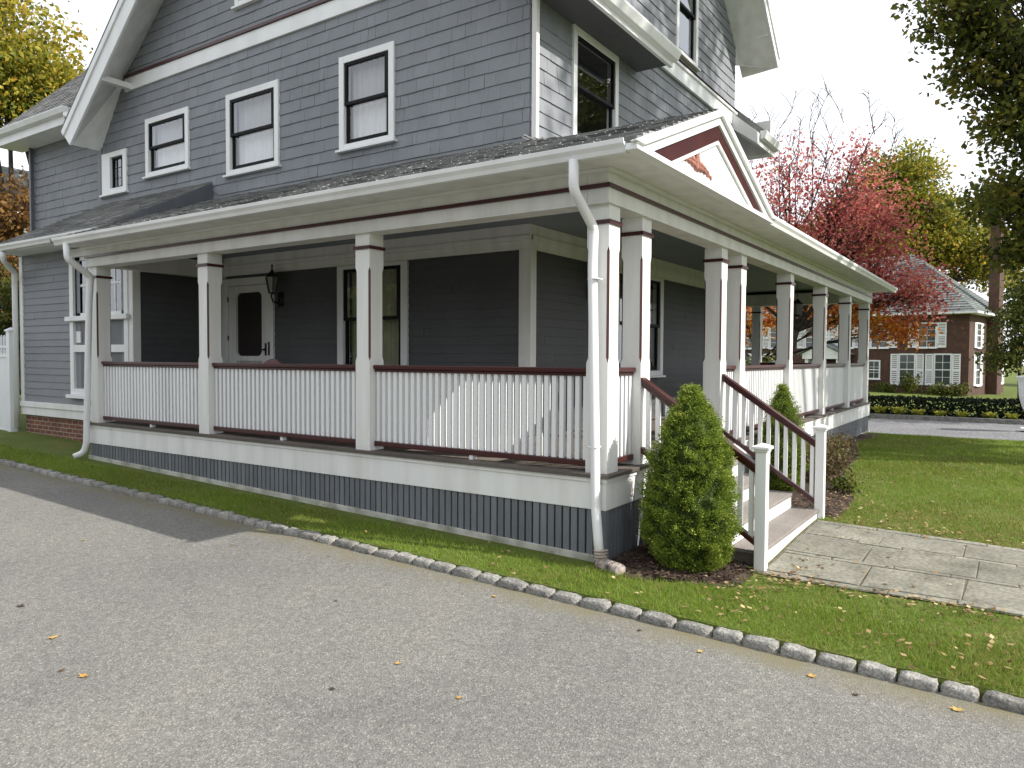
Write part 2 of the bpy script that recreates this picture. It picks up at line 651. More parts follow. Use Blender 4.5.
# ---- windows
def window(P, u0, u1, v0, v1, side=1, cas=0.10, inner=None, kind="double", curtain=CURT, glass=GLASS, sill=True, box=0.5, vsplit=None, label=None, curt_from=0.0, head=None):
    """A casing with sill, black sashes, panes and curtain. side=+1 when u runs away from the camera's right."""
    i = inner or (u0 + cas, u1 - cas, v0 + cas * .75, v1 - (head or cas))
    a, b, c, d = i
    m = MB()
    pbox(m, P, u0, a, v0, v1, -0.02, 0.045)
    pbox(m, P, b, u1, v0, v1, -0.02, 0.045)
    pbox(m, P, a, b, d, v1, -0.02, 0.043)
    pbox(m, P, a, b, v0, c, -0.02, 0.043)
    if sill:
        pbox(m, P, u0 - 0.04, u1 + 0.04, v0 - 0.035, v0 - 0.001, -0.01, 0.085)
    # reveal
    pbox(m, P, a - .012, a, c, d, -0.10, -0.021)
    pbox(m, P, b, b + .012, c, d, -0.10, -0.021)
    pbox(m, P, a, b, d, d + .012, -0.10, -0.021)
    pbox(m, P, a, b, c - .012, c, -0.10, -0.021)
    w = m.build("window", WHITE, house, 0.004)
    if label:
        w["label"] = label
    s = MB()
    st = 0.048
    if kind == "double":
        mid = vsplit or (c + d) / 2
        for lo, hi, n0, n1 in ((mid - .022, d, -0.010, 0.028), (c, mid + .022, -0.045, -0.012)):
            pbox(s, P, a, a + st + (.04 if side > 0 else 0), lo, hi, n0, n1)
            pbox(s, P, b - st, b, lo, hi, n0, n1)
            pbox(s, P, a + st + (.04 if side > 0 else 0), b - st, lo, lo + (.045 if lo > c + .1 else .075), n0, n1)
            pbox(s, P, a + st + (.04 if side > 0 else 0), b - st, hi - .045, hi, n0, n1)
    else:
        pbox(s, P, a, a + st * .6, c, d, -0.05, -0.01)
        pbox(s, P, b - st * .6, b, c, d, -0.05, -0.01)
        pbox(s, P, a + st * .6, b - st * .6, c, c + .04, -0.05, -0.01)
        pbox(s, P, a + st * .6, b - st * .6, d - .04, d, -0.05, -0.01)
        if kind == "leaded":
            for q in (0.33, 0.66):
                pbox(s, P, a + (b - a) * q - .008, a + (b - a) * q + .008, c + .04, d - .04, -0.04, -0.02)
                vv = c + (d - c) * q
                pbox(s, P, a + st * .6, b - st * .6, vv - .006, vv + .006, -0.036, -0.024)
    s.build("sash", BLACK, w, 0.003)
    g = MB()
    if kind == "double":
        mid = vsplit or (c + d) / 2
        g.face([P(a + .02, mid, 0.005), P(b - .02, mid, 0.005), P(b - .02, d - .02, 0.005), P(a + .02, d - .02, 0.005)], 1)
        g.face([P(a + .02, c + .02, -0.03), P(b - .02, c + .02, -0.03), P(b - .02, mid, -0.03), P(a + .02, mid, -0.03)])
    else:
        g.face([P(a + .01, c + .01, -0.03), P(b - .01, c + .01, -0.03), P(b - .01, d - .01, -0.03), P(a + .01, d - .01, -0.03)])
    g.build("pane", [glass, GLASS_UP if glass is GLASS else glass], w)
    # dark room behind the glass
    r = MB()
    a2, b2, c2, d2 = a - .02, b + .02, c - .02, d + .02
    r.face([P(a2, c2, -box), P(b2, c2, -box), P(b2, d2, -box), P(a2, d2, -box)])
    for q in ((a2, c2, b2, c2), (b2, c2, b2, d2), (b2, d2, a2, d2), (a2, d2, a2, c2)):
        r.face([P(q[0], q[1], -box), P(q[2], q[3], -box), P(q[2], q[3], -0.101), P(q[0], q[1], -0.101)])
    r.build("room_recess", DARKVOID, w)
    if curtain:
        k = MB()
        nseg = 40
        pts = []
        for j in range(nseg + 1):
            uu = a - .01 + (b - a + .02) * j / nseg
            pts.append((uu, -0.14 + 0.014 * math.sin(j * 1.35) + 0.008 * math.sin(j * .61 + 1)))
        lo = c + (d - c) * curt_from
        for (ua, na), (ub, nb) in zip(pts, pts[1:]):
            k.face([P(ua, lo, na), P(ub, lo, nb), P(ub, d + .01, nb), P(ua, d + .01, na)])
        k.build("curtain", curtain, w, smooth_=True)
    return w


WINS = dict(
    w3=(4.44, 5.53, 4.68, 6.03), w2=(6.90, 8.24, 4.67, 6.00), w1=(9.32, 10.68, 4.96, 6.02),
    w0=(11.35, 12.23, 4.80, 5.60), attic=(7.33, 7.98, 7.38, 8.60))
window(PS, *WINS["w3"], label="tall window with white curtains nearest the house corner")
window(PS, *WINS["w2"])
window(PS, *WINS["w1"])
window(PS, *WINS["w0"], kind="leaded", inner=(11.47, 11.93, 4.90, 5.50), curtain=None, label="small leaded window in a wide white frame")
window(PS, *WINS["attic"], curtain=None)
PWIN = (4.19, 5.58, 1.15, 2.985)
window(PS, *PWIN, inner=(4.31, 5.46, 1.25, 2.93), curtain=SHADEC, glass=GLASS_DIM, sill=True, curt_from=0.0, vsplit=2.2)
FWIN = (3.22, 4.57, 4.60, 6.10)
window(PF, *FWIN, side=-1, curtain=None)
DWIN = (6.80, 7.82, 6.96, 8.75)
window(PF, *DWIN, side=-1, curtain=None)
FPW = (4.55, 6.36, 1.36, 2.985)
window(PF, *FPW, side=-1, curtain=None, glass=GLASS_DIM, inner=(4.67, 6.24, 1.44, 2.93))
DOOR = (7.05, 8.39, 0.66, 2.93)


def hole(q, m=0.05):
    return (q[0] + m, q[1] - m, q[2] + m, q[3] - m)


def rake(u):       # underside of the main roof where it meets the side wall
    return 6.92 + 0.84 * (11.38 - u) if u > 7.05 else 6.92 + 0.84 * (11.38 - (14.1 - u))


# ---- side wall
side_holes = [hole(WINS[k]) for k in WINS] + [hole(PWIN), hole(DOOR, 0.02)]
m = MB()
shingles(m, PS, W + .0, YL, 4.02, 10.2, 0.178, (0.08, 0.34), 0.016, side_holes, vmin=lambda u: 4.2 if u < YB else 4.50, vmax=lambda u: rake(u) + .02)
inner_holes = [(h[0] + .055, h[1] - .055, h[2] + .03, h[3] - .055) for h in side_holes[:-2]]
inner_holes[3] = (11.48, 11.92, 4.91, 5.49)
inner_holes += [(4.32, 5.45, 1.26, 2.92), (7.2, 8.2, 0.60, 2.8)]
wall_with_holes(m, PS, W, YL + .2, 0.3, 6.2, inner_holes)
wall_with_holes(m, PS, W + 1.4, 10.8, 6.2, 10.6, inner_holes)
m.build("wall", SHINGLE, house, normals=False)
m = MB()
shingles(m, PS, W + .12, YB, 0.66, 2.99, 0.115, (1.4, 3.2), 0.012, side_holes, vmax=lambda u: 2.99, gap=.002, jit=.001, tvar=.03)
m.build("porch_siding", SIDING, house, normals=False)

# ---- front wall
front_holes = [hole(FWIN), hole(DWIN), hole(FPW)]
m = MB()
shingles(m, PF, W, XB, 4.02, 6.50, 0.178, (0.08, 0.34), 0.016, front_holes, vmin=lambda u: 4.2)


def drake(u):
    return 7.95 + 0.87 * (3.0 - abs(u - 7.3)) + .25


shingles(m, PF, 4.52, XB, 6.86, 10.8, 0.178, (0.08, 0.34), 0.016, front_holes, vmax=drake)
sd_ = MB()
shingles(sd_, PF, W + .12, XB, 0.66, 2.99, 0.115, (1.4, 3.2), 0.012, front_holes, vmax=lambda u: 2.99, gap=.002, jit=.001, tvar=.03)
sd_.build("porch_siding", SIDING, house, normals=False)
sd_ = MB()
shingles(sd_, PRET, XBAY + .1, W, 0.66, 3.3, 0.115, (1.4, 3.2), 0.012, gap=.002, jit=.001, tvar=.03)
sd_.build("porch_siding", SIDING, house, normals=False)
fin = [(3.33, 4.46, 4.68, 5.99), (6.91, 7.71, 7.04, 8.64), (4.68, 6.23, 1.45, 2.92)]
wall_with_holes(m, PF, W, XB, 0.3, 6.9, fin)
wall_with_holes(m, PF, 4.52, XB, 6.9, 8.7, fin)
m.face([PF(4.52, 8.7, 0), PF(XB, 8.7, 0), PF(7.3, 10.8, 0)])
# right-hand end and back so the body is closed
m.box(W + .8, XB - .3, W + .8, 12.0, 0.3, 6.2)
m.face([(XB, W, 0.3), (XB, 12.2, 0.3), (XB, 12.2, 7.9), (XB, W, 7.9)])
m.build("wall", SHINGLE, house, normals=False)

# ---- bay: front, return, brick base
BWIN = (8.74, 10.58, 0.98, 3.50)
m = MB()
bh = [hole(BWIN)]
shingles(m, PBAY, YB + .1, YBAY - .1, 0.80, 3.62, 0.125, (.5, 2.2), 0.014, bh, gap=.002, jit=.005, tvar=.04)
wall_with_holes(m, PBAY, YB, YBAY, 0.57, 3.7, [(9.0, 10.3, 1.1, 3.3)])
m.face([PRET(XBAY, 0.57, 0), PRET(W, 0.57, 0), PRET(W, 3.7, 0), PRET(XBAY, 3.7, 0)])
m.face([(XBAY, YBAY, 0.57), (W, YBAY, 0.57), (W, YBAY, 3.7), (XBAY, YBAY, 3.7)])
m.build("wall", SHINGLE, house, normals=False)
m = MB()
m.box(XBAY + .03, XBAY + .25, YB - .05, YBAY - .03, -0.2, 0.56)
m.build("brick_foundation", BRICK, house)
m = MB()
pbox(m, PBAY, YB - .11, YBAY + .02, 0.555, 0.70, -0.02, 0.03)
pbox(m, PBAY, YB - .11, YBAY + .02, 0.702, 0.80, -0.02, 0.05)
pbox(m, PBAY, YB - .012, YB + .10, 0.802, 3.45, -0.02, 0.03)
pbox(m, PBAY, YBAY - .11, YBAY + .01, 0.802, 3.45, -0.02, 0.03)
pbox(m, PRET, XBAY - .03, XBAY + .10, 0.67, 3.29, 0.013, 0.03)
m.build("bay_trim", WHITE_OLD, house, 0.004)
# bay window: two lights over two panels
m = MB()
a, b, c, d = BWIN
for q in (a, b - .12, (a + b) / 2 - .10):
    wd = .12 if q != (a + b) / 2 - .10 else .20
    pbox(m, PBAY, q, q + wd, c, d - .06, -0.02, 0.045)
pbox(m, PBAY, a + .12, b - .12, c, c + .10, -0.02, 0.043)
pbox(m, PBAY, a + .12, b - .12, 1.70, 1.82, -0.02, 0.043)
pbox(m, PBAY, a + .12, b - .12, 2.22, 2.31, -0.02, 0.043)
pbox(m, PBAY, a + .12, b - .12, d - .2, d - .06, -0.02, 0.043)
pbox(m, PBAY, a - .06, b + .06, 2.225, 2.30, 0.047, 0.10)
pbox(m, PBAY, a - .06, b + .06, c - .06, c - .002, -0.01, 0.10)
w = m.build("bay_window", WHITE, house, 0.004)
s = MB()
for lo, hi in ((a + .12, (a + b) / 2 - .10), ((a + b) / 2 + .10, b - .12)):
    for f in (0, 1):
        q = lo if f == 0 else hi - .05
        pbox(s, PBAY, q, q + .05, 2.31, d - .2, -0.04, 0.0)
    pbox(s, PBAY, lo + .05, hi - .05, 2.31, 2.36, -0.04, 0.0)
    pbox(s, PBAY, lo + .05, hi - .05, d - .26, d - .2, -0.04, 0.0)
    pbox(s, PBAY, lo + .05, hi - .05, 2.80, 2.84, -0.04, -0.005)
    pbox(s, PBAY, (lo + hi) / 2 - .015, (lo + hi) / 2 + .015, 2.36, d - .26, -0.04, -0.01)
s.build("sash", WHITE, w, 0.002)
s = MB()
for lo, hi in ((a + .12, (a + b) / 2 - .10), ((a + b) / 2 + .10, b - .12)):
    s.face([PBAY(lo, 2.3, -.02), PBAY(hi, 2.3, -.02), PBAY(hi, d - .2, -.02), PBAY(lo, d - .2, -.02)])
s.build("pane", GLASS, w)
s = MB()
for lo, hi in ((a + .12, (a + b) / 2 - .10), ((a + b) / 2 + .10, b - .12)):
    pbox(s, PBAY, lo, hi, c + .1, 1.70, -0.05, -0.002)
    pbox(s, PBAY, lo, hi, 1.82, 2.22, -0.05, -0.002)
s.build("panel", COPPER_GREY, w)
s = MB()
s.box(XBAY + .25, XBAY + .6, a, b, 2.2, d)
s.build("room_recess", DARKVOID, w)
s = MB()
pbox(s, PBAY, 10.27, 10.41, 1.86, 2.05, 0.0, 0.02)
s.build("notice_card", WHITE, w)

# ---- wing at the far left
m = MB()
shingles(m, PWING, YL + .02, 15.35, 4.1, 6.5, 0.178, (0.08, 0.34), 0.016, vmin=lambda u: 4.66 - .11 * (u - YL) - .05)
m.face([PWING(YL - .3, 3.4, 0), PWING(15.35, 3.4, 0), PWING(15.35, 6.6, 0), PWING(YL - .3, 6.6, 0)])
m.face([(2.3, 15.35, 3.4), (9, 15.35, 3.4), (9, 15.35, 6.6), (2.3, 15.35, 6.6)])
m.build("wall", SHINGLE, house, normals=False)
m = MB()
for q in (YL + .03, 15.30):
    m.tube([(2.22, q, 6.3), (2.22, q, 4.75 if q < 13 else 4.35)], 0.055, 4)
m.build("downspout", COPPER_GREY, house, 0.006)


# ---- roof slabs with shingle courses
def roof_plane(name, poly, up, right, course=0.14, thick=0.016, tabs=True, slab=0.05, widths=(0.12, 0.32), parent=house, mat=None, dark=.32, tv=0.2):
    """poly: 3-D outline (planar). Shingle tabs on top, a thin slab beneath."""
    O = Vector(poly[0])
    up, right = Vector(up).normalized(), Vector(right).normalized()
    nrm = right.cross(up)
    if nrm.z < 0:
        nrm = -nrm
    q = [((Vector(p) - O).dot(right), (Vector(p) - O).dot(up)) for p in poly]
    mb = MB()
    mb.prism([Vector(p) for p in poly], -nrm * slab, 0, 0.7)
    if tabs:
        def lim(u):
            ys = []
            for (a, b), (c, d) in zip(q, q[1:] + q[:1]):
                if abs(a - c) < 1e-9:
                    continue
                if min(a, c) - 1e-6 <= u <= max(a, c) + 1e-6:
                    ys.append(b + (d - b) * (u - a) / (c - a))
            return (min(ys), max(ys)) if len(ys) > 1 else (0, 0)
        us = [a for a, b in q]
        vs = [b for a, b in q]

        def P(u, v, n):
            return tuple(O + right * u + up * v + nrm * n)
        shingles(mb, P, min(us), max(us), min(vs), max(vs), course, widths, thick, vmin=lambda u: lim(u)[0], vmax=lambda u: lim(u)[1], jit=0.003, gap=0.008, tvar=tv, dark=dark)
    return mb.build(name, mat or ROOF, parent, normals=False)


ZE = 3.29                      # porch eave
ZW = 4.31                      # porch roof at the house walls
SL = (ZW - ZE) / (W + .41)


def zr(d):                     # porch roof height d metres in from the eave edge
    return ZE + SL * d


XR = 13.80                     # right eave edge of the porch roof
ya = -.45
ax = 1.38                      # pediment ridge
za = ZE + SL * (ax + .41)
yv = -.41 + (za - ZE) / SL
roof_plane("porch_roof", [(-.43, ya, ZE - .008), (-.43, YB, ZE - .008), (W, YB, ZW), (W, W, ZW), (ax, yv, za), (ax, ya, za)], (1, 0, SL), (0, 1, 0), course=0.125, thick=0.024, widths=(.09, .24), tv=.34, dark=.38)
roof_plane("porch_roof", [(ax, ya, za), (ax, yv, za), (3.17 + .03, -.41, ZE), (3.17 + .03, ya, ZE)], (-1, 0, SL), (0, 1, 0))
roof_plane("porch_roof", [(3.17, -.43, ZE - .008), (XR, -.43, ZE - .008), (XB, W, ZW), (W, W, ZW), (ax, yv, za)], (0, 1, SL), (1, 0, 0))
roof_plane("porch_roof", [(XR, -.43, ZE - .008), (XR, 7, ZE - .008), (XB, 7, ZW), (XB, W, ZW)], (-1, 0, (ZW - ZE) / (XR - XB)), (0, 1, 0), tabs=False)
# bay roof: steeper, with its grey cheek wall
roof_plane("bay_roof", [(.30, YB + .02, 3.585), (.30, 12.35, 3.585), (2.3, 12.35, 4.672), (2.3, YB + .02, 4.672)], (1, 0, .5435), (0, 1, 0), course=0.135, thick=0.018, dark=.2)
mb = MB()
mb.face([(.30, 12.35, 3.585), (2.3, 12.35, 4.672), (2.3, 15.4, 4.33)])
mb.face([(.30, 12.35, 3.53), (2.3, 12.35, 4.60), (2.3, 15.4, 4.27)])
mb.build("bay_roof", ROOF, house, normals=False)
mb = MB()
mb.prism([(.32, YB, 3.58), (2.22, YB, 4.62), (2.22, YB, 4.27), (.32, YB, 3.5)], (0, .02, 0))
mb.build("cheek_wall", COPPER_GREY, house)

# main roof (over the gable), wing roof, cross gable roof
RZ, RY = 10.95, 7.05
s1 = 0.9


def zmain(y):
    return RZ - s1 * abs(y - RY)


roof_plane("roof", [(1.56, 12.52, zmain(12.52)), (11.0, 12.52, zmain(12.52)), (11.0, RY, RZ), (1.56, RY, RZ)], (0, -1, s1), (1, 0, 0), tabs=False, slab=.10)
roof_plane("roof", [(1.56, 1.50, zmain(1.50) + .30), (5.3, 1.50, zmain(1.50) + .30), (5.3, RY, RZ + .3), (1.56, RY, RZ + .3)], (0, 1, s1), (1, 0, 0), tabs=False, slab=.10)
roof_plane("roof", [(5.0, 2.6, zmain(2.6)), (10.0, 2.6, zmain(2.6)), (10.0, RY, RZ), (5.0, RY, RZ)], (0, 1, s1), (1, 0, 0), tabs=False, slab=.10)
roof_plane("roof", [(10.0, 1.50, zmain(1.50) + .3), (10.98, 1.50, zmain(1.50) + .3), (10.98, RY, RZ + .3), (10.0, RY, RZ + .3)], (0, 1, s1), (1, 0, 0), tabs=False, slab=.10)
# cross gable roof
gx, gz, gs = 7.3, 10.98, 0.87
for sgn in (-1, 1):
    xe = gx + sgn * 3.34
    roof_plane("roof", [(gx, 1.45, gz), (xe, 1.45, gz - gs * 3.34), (xe, 6.5, gz - gs * 3.34), (gx, 6.5, gz)], (-sgn, 0, gs), (0, 1, 0), tabs=False, slab=.08)
    xa = gx + sgn * 3.32
    rb = MB()
    rb.prism([(gx, 1.47, gz - .09), (xa, 1.47, gz - gs * 3.32 - .09), (xa, 1.47, gz - gs * 3.32 - .36), (gx, 1.47, gz - .36)], (0, .05, 0))
    rb.prism([(gx, 1.44, gz - .05), (xa + sgn * .04, 1.44, gz - gs * 3.36 - .05), (xa + sgn * .04, 1.44, gz - gs * 3.36 - .16), (gx, 1.44, gz - .16)], (0, .03, 0))
    rb.build("bargeboard", WHITE, house, 0.004)
    sf = MB()
    sf.face([(gx, 1.52, gz - .36), (xa, 1.52, gz - gs * 3.32 - .36), (xa - sgn * .04, W, gz - gs * 3.36 - .12 - .28), (gx, W, gz - .36)])
    wl = gx + sgn * 2.78
    sf.face([(xa, 1.52, gz - gs * 3.32 - .36), (wl, W, 7.76), (wl, W, 8.6), (xa - .2 * sgn, W, gz - gs * 3.2 - .3)])
    sf.face([(xa, 1.52, gz - gs * 3.32 - .36), (xa, 1.52, gz - gs * 3.32 - .1), (xa, W, gz - gs * 3.32 - .1), (wl, W, 7.76)])
    sf.box(gx + sgn * 2.78 - .05, gx + sgn * 2.78 + .05 + .4, 1.53, W - .02, 8.20, 8.27) if sgn > 0 else None
    sf.build("soffit", WHITE_OLD, house)

# wing roof
roof_plane("wing_roof", [(1.75, YL + .25, 6.50), (1.75, 16.0, 6.50), (4.5, 16.0, 9.25), (4.5, YL + .25, 9.25)], (1, 0, 1.0), (0, 1, 0), course=.14)
m = MB()
m.box(1.80, 2.28, YL + .3, 15.85, 6.20, 6.24)
m.box(1.755, 1.80, YL + .3, 15.88, 6.20, 6.48)
m.prism([(1.75, YL + .35, 6.36), (1.66, YL + .35, 6.38), (1.62, YL + .35, 6.47), (1.62, YL + .35, 6.49), (1.75, YL + .35, 6.49)], (0, 3.5, 0))
m.tube([(1.70, 12.50, 6.30), (1.62, 12.46, 6.25), (1.60, 12.40, 6.27)], 0.06, 8)
m.build("wing_eave", WHITE, house, 0.004)

# ---- main gable bargeboard and soffit at the left
m = MB()
sA = 0.89
m.prism([(1.58, 12.26, 5.66), (1.58, RY, 5.66 + sA * (12.26 - RY)), (1.58, RY, 5.66 + sA * (12.26 - RY) + .36), (1.58, 12.50, 5.98), (1.58, 12.50, 5.90)], (.045, 0, 0))
m.prism([(1.55, 12.45, 5.86), (1.55, RY, 5.86 + .9 * (12.45 - RY)), (1.55, RY, 6.0 + .9 * (12.45 - RY)), (1.55, 12.52, 5.95)], (.028, 0, 0))
m.build("bargeboard", WHITE, house, 0.004)
m = MB()
A = [(1.62, 12.26, 5.67), (1.62, 11.40, 5.67 + sA * .86), (1.62, 10.05, 5.67 + sA * 2.21), (1.62, RY, 5.67 + sA * 5.21)]
B_ = [(W - .012, 12.30, 5.69), (W - .012, 11.38, 6.95), (W - .012, 10.03, 8.07), (W - .012, RY, 10.58)]
for i in range(3):
    m.face([A[i], A[i + 1], B_[i + 1], B_[i]])
m.face([A[0], B_[0], (W - .012, 12.5, 5.95), (1.62, 12.5, 5.95)])
m.box(1.62, W - .02, 11.10, 11.22, 6.66, 6.76)
m.build("soffit", WHITE_OLD, house, normals=False)
m = MB()
m.prism([(1.58, 1.78, 6.02), (1.58, RY, 10.31), (1.58, RY, 10.66), (1.58, 1.55, 5.98)], (.045, 0, 0))
m.build("bargeboard", WHITE, house, 0.004)
m = MB()
m.face([(1.62, 1.78, 6.04), (1.62, RY, 10.3), (W - .01, RY, 10.58), (W - .01, 2.2, 6.75)])
m.build("soffit", WHITE_OLD, house, normals=False)

# frieze band and burgundy moulding across the gable
m = MB()
pbox(m, PS, W - .03, 11.36, 6.655, 6.895, -0.01, 0.045)
m.build("frieze_band", WHITE, house, 0.004)
m = MB()
pbox(m, PS, W - .03, 11.34, 6.897, 6.945, -0.01, 0.075)
m.build("burgundy_moulding", BURG, house, 0.004)

# front eaves (deep at the left, a flush belt under the cross gable, short return at the right)
m = MB()
m.box(1.60, 5.25, 1.60, 1.655, 6.05, 6.26)
m.prism([(1.55, 1.60, 6.12), (1.55, 1.52, 6.14), (1.55, 1.47, 6.24), (1.55, 1.47, 6.27), (1.55, 1.60, 6.27)], (3.72, 0, 0))
m.build("eave", WHITE, house, 0.004)
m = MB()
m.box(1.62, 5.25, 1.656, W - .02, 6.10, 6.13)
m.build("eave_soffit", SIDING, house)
m = MB()
m.box(5.26, XB + .02, W - .07, W - .02, 6.46, 6.70)
m.box(5.26, XB + .02, W - .10, W - .02, 6.702, 6.75)
m.build("belt_board", WHITE, house, 0.004)
m = MB()
m.prism([(4.52, W - .02, 6.84), (4.52, W - .12, 6.77), (4.52, W - .02, 6.77)], (XB - 4.5, 0, 0), 0)
m.build("belt_moulding", BURG, house)
m = MB()
m.prism([(9.75, 2.19, 6.40), (9.75, 1.62, 5.98), (9.75, 1.62, 6.22), (9.75, 2.19, 6.72)], (1.25, 0, 0))
m.box(10.7, 11.0, 1.63, 2.7, 6.0, 6.7)
m.build("eave", WHITE_OLD, house, 0.004)
m = MB()
m.prism([(9.9, 1.61, 6.10), (9.9, 1.53, 6.12), (9.9, 1.49, 6.24), (9.9, 1.49, 6.27), (9.9, 1.61, 6.27)], (1.15, 0, 0))
m.build("gutter", WHITE, house, 0.004)
m = MB()
m.tube([(2.24, W - .06, 6.1), (2.24, W - .06, 4.34)], 0.05, 4)
m.build("downspout", WHITE_OLD, house, 0.006)

# ---- porch: frieze beam, soffit, gutters
m = MB()
m.box(0.0, 0.2, 0.201, 8.50, 2.952, 3.215)
m.box(0.0, 13.38, 0.0, 0.2, 2.952, 3.215)
m.box(-.012, .212, 0.213, 8.512, 2.934, 2.951)
m.box(-.012, 13.392, -.012, .212, 2.934, 2.951)
m.box(13.18, 13.38, .201, 7.0, 2.952, 3.215)
m.box(0.201, W, 8.30, 8.50, 2.952, 3.215)
m.build("frieze_beam", WHITE_OLD, house, 0.004)
m = MB()
m.box(-.022, -.001, -.0, 8.515, 3.062, 3.098)
m.box(-.022, 13.40, -.022, -.001, 3.062, 3.098)
m.build("burgundy_moulding", BURG, house, 0.003)
m = MB()
m.box(-.36, 0.2, -.36, 8.55, 3.217, 3.235)
m.box(0.201, 13.74, -.36, 0.2, 3.217, 3.235)
m.box(13.2, 13.74, 0.201, 7, 3.217, 3.235)
m.build("soffit", WHITE_OLD, house)
m = MB()
m.box(-.05, -.001, -.0, 8.515, 3.190, 3.216)
m.box(-.05, 13.40, -.05, -.001, 3.190, 3.216)
m.box(-.375, -.361, -.36, 8.55, 3.205, 3.27)
m.box(-.36, 13.74, -.375, -.361, 3.205, 3.27)
m.build("fascia", WHITE, house, 0.003)


def gutter_profile(o, d, along, length):
    """K-style gutter: o start point, d outward unit vector."""
    o, d = Vector(o), Vector(d)
    pr = [(0, 0), (.06, .0), (.075, .035), (.10, .065), (.105, .10), (.095, .10), (.088, .075), (0, .075)]
    return [o + d * a + Vector((0, 0, b)) for a, b in pr], Vector(along) * length


m = MB()
p, dv = gutter_profile((-.376, -.36, 3.195), (-1, 0, 0), (0, 1, 0), 8.86)
m.prism(p, dv)
m.build("gutter", WHITE, house, 0.003)
m = MB()
p, dv = gutter_profile((3.2, -.376, 3.195), (0, -1, 0), (1, 0, 0), 10.62)
m.prism(p, dv)
m.build("gutter", WHITE, house, 0.003)
m = MB()
p, dv = gutter_profile((.34, YB + .0, 3.475), (-1, 0, 0), (0, 1, 0), 3.75)
m.prism(p, dv)
m.box(.34, .78, YB + .02, 12.4, 3.46, 3.475)
m.build("gutter", WHITE, house, 0.003)

m = MB()
m.box(-.482, 3.199, -.478, -.376, 3.195, 3.222)
m.box(-.470, 3.199, -.466, -.376, 3.223, 3.249)
m.build("cornice", WHITE, house, 0.004)
# ---- pediment
tri = MB()
yT = -.425
tri.prism([(-.35, yT, 3.25), (3.1, yT, 3.25), (ax, yT, za - .10)], (0, .04, 0))
ped = tri.build("pediment", WHITE, house)


def rake_strip(mb, y0, y1, base_l, base_r, apex, drop0, drop1, z0):
    """Two raking boards between parallel offsets below the roof line (drop measured vertically)."""
    def pt(x, dr):
        return ZE + SL * (ax + .41 - abs(x - ax)) - dr
    for sg in (-1, 1):
        xo = ax + sg * ((za - drop0 - z0) / SL)
        xi = ax + sg * ((za - drop1 - z0) / SL)
        mb.prism([(xo, y0, z0), (ax, y0, za - drop0), (ax, y0, za - drop1), (xi, y0, z0)], (0, y1 - y0, 0))


m = MB()
rake_strip(m, -.462, -.426, 0, 0, 0, -.0, .14, 3.25)
rake_strip(m, -.492, -.463, 0, 0, 0, -.005, .06, 3.247)
m.build("rake_board", WHITE, ped, 0.004)
m = MB()
rake_strip(m, -.440, -.426, 0, 0, 0, .141, .285, 3.25)
m.build("burgundy_band", BURG, ped, 0.003)
m = MB()
rake_strip(m, -.450, -.426, 0, 0, 0, .286, .318, 3.25)
m.build("inner_moulding", WHITE, ped, 0.003)
# carved leaf ornament: three lobes of small swellings
m = MB()
oc = (.86, 3.365)
for ang, ln in ((170, .34), (84, .18), (4, .37)):
    for k in range(13):
        q = k / 12
        r = .037 * (1 - .62 * q) * (1 + .25 * math.sin(k * 2.2))
        x = oc[0] + math.cos(RAD(ang)) * ln * q
        z = oc[1] + math.sin(RAD(ang)) * ln * q + (.02 * math.sin(q * 3) if ang != 82 else 0) - (.07 * q if ang != 82 else 0)
        for s_ in (-1, 1):
            px = x - math.sin(RAD(ang)) * r * .55 * s_
            pz = z + math.cos(RAD(ang)) * r * .55 * s_
            bm = bmesh.new()
            bmesh.ops.create_icosphere(bm, subdivisions=2, radius=r * .8)
            vs = [(v.co.x + px, v.co.y * .8 - .432, v.co.z + pz) for v in bm.verts]
            bm.verts.index_update()
            fs = [tuple(v.index for v in f.verts) for f in bm.faces]
            bm.free()
            m.add(vs, fs)
m.build("carved_ornament", TERRA, ped, smooth_=True)

# ---- porch ceiling and wall trim inside the porch
m = MB()
m.box(.2, W - .0, .2, 8.3, 3.30, 3.33)
m.box(W + .001, 13.18, .2, W, 3.30, 3.33)
m.box(XB, 13.18, W + .001, 7.0, 3.30, 3.33)
m.build("porch_ceiling", CEIL, house)
m = MB()
pbox(m, PS, W - .05, YB - .032, 2.99, 3.10, 0.0, 0.035)
pbox(m, PS, W - .06, YB - .032, 3.101, 3.16, 0.0, 0.06)
pbox(m, PS, W - .05, YB - .032, 3.161, 3.298, 0.0, 0.04)
pbox(m, PS, W - .05, W + .13, .67, 2.989, 0.0, 0.03)
m.build("porch_wall_trim", WHITE_OLD, house, 0.004)
m = MB()
pbox(m, PF, W - .034, XB, 2.99, 3.10, 0.0, 0.035)
pbox(m, PF, W - .034, XB, 3.101, 3.16, 0.0, 0.06)
pbox(m, PF, W - .034, XB, 3.161, 3.298, 0.0, 0.04)
pbox(m, PF, W - .029, W + .13, .67, 2.989, 0.0, 0.03)
pbox(m, PF, XB - .1, XB, .67, 2.989, 0.0, 0.03)
m.build("porch_wall_trim", WHITE_OLD, house, 0.004)

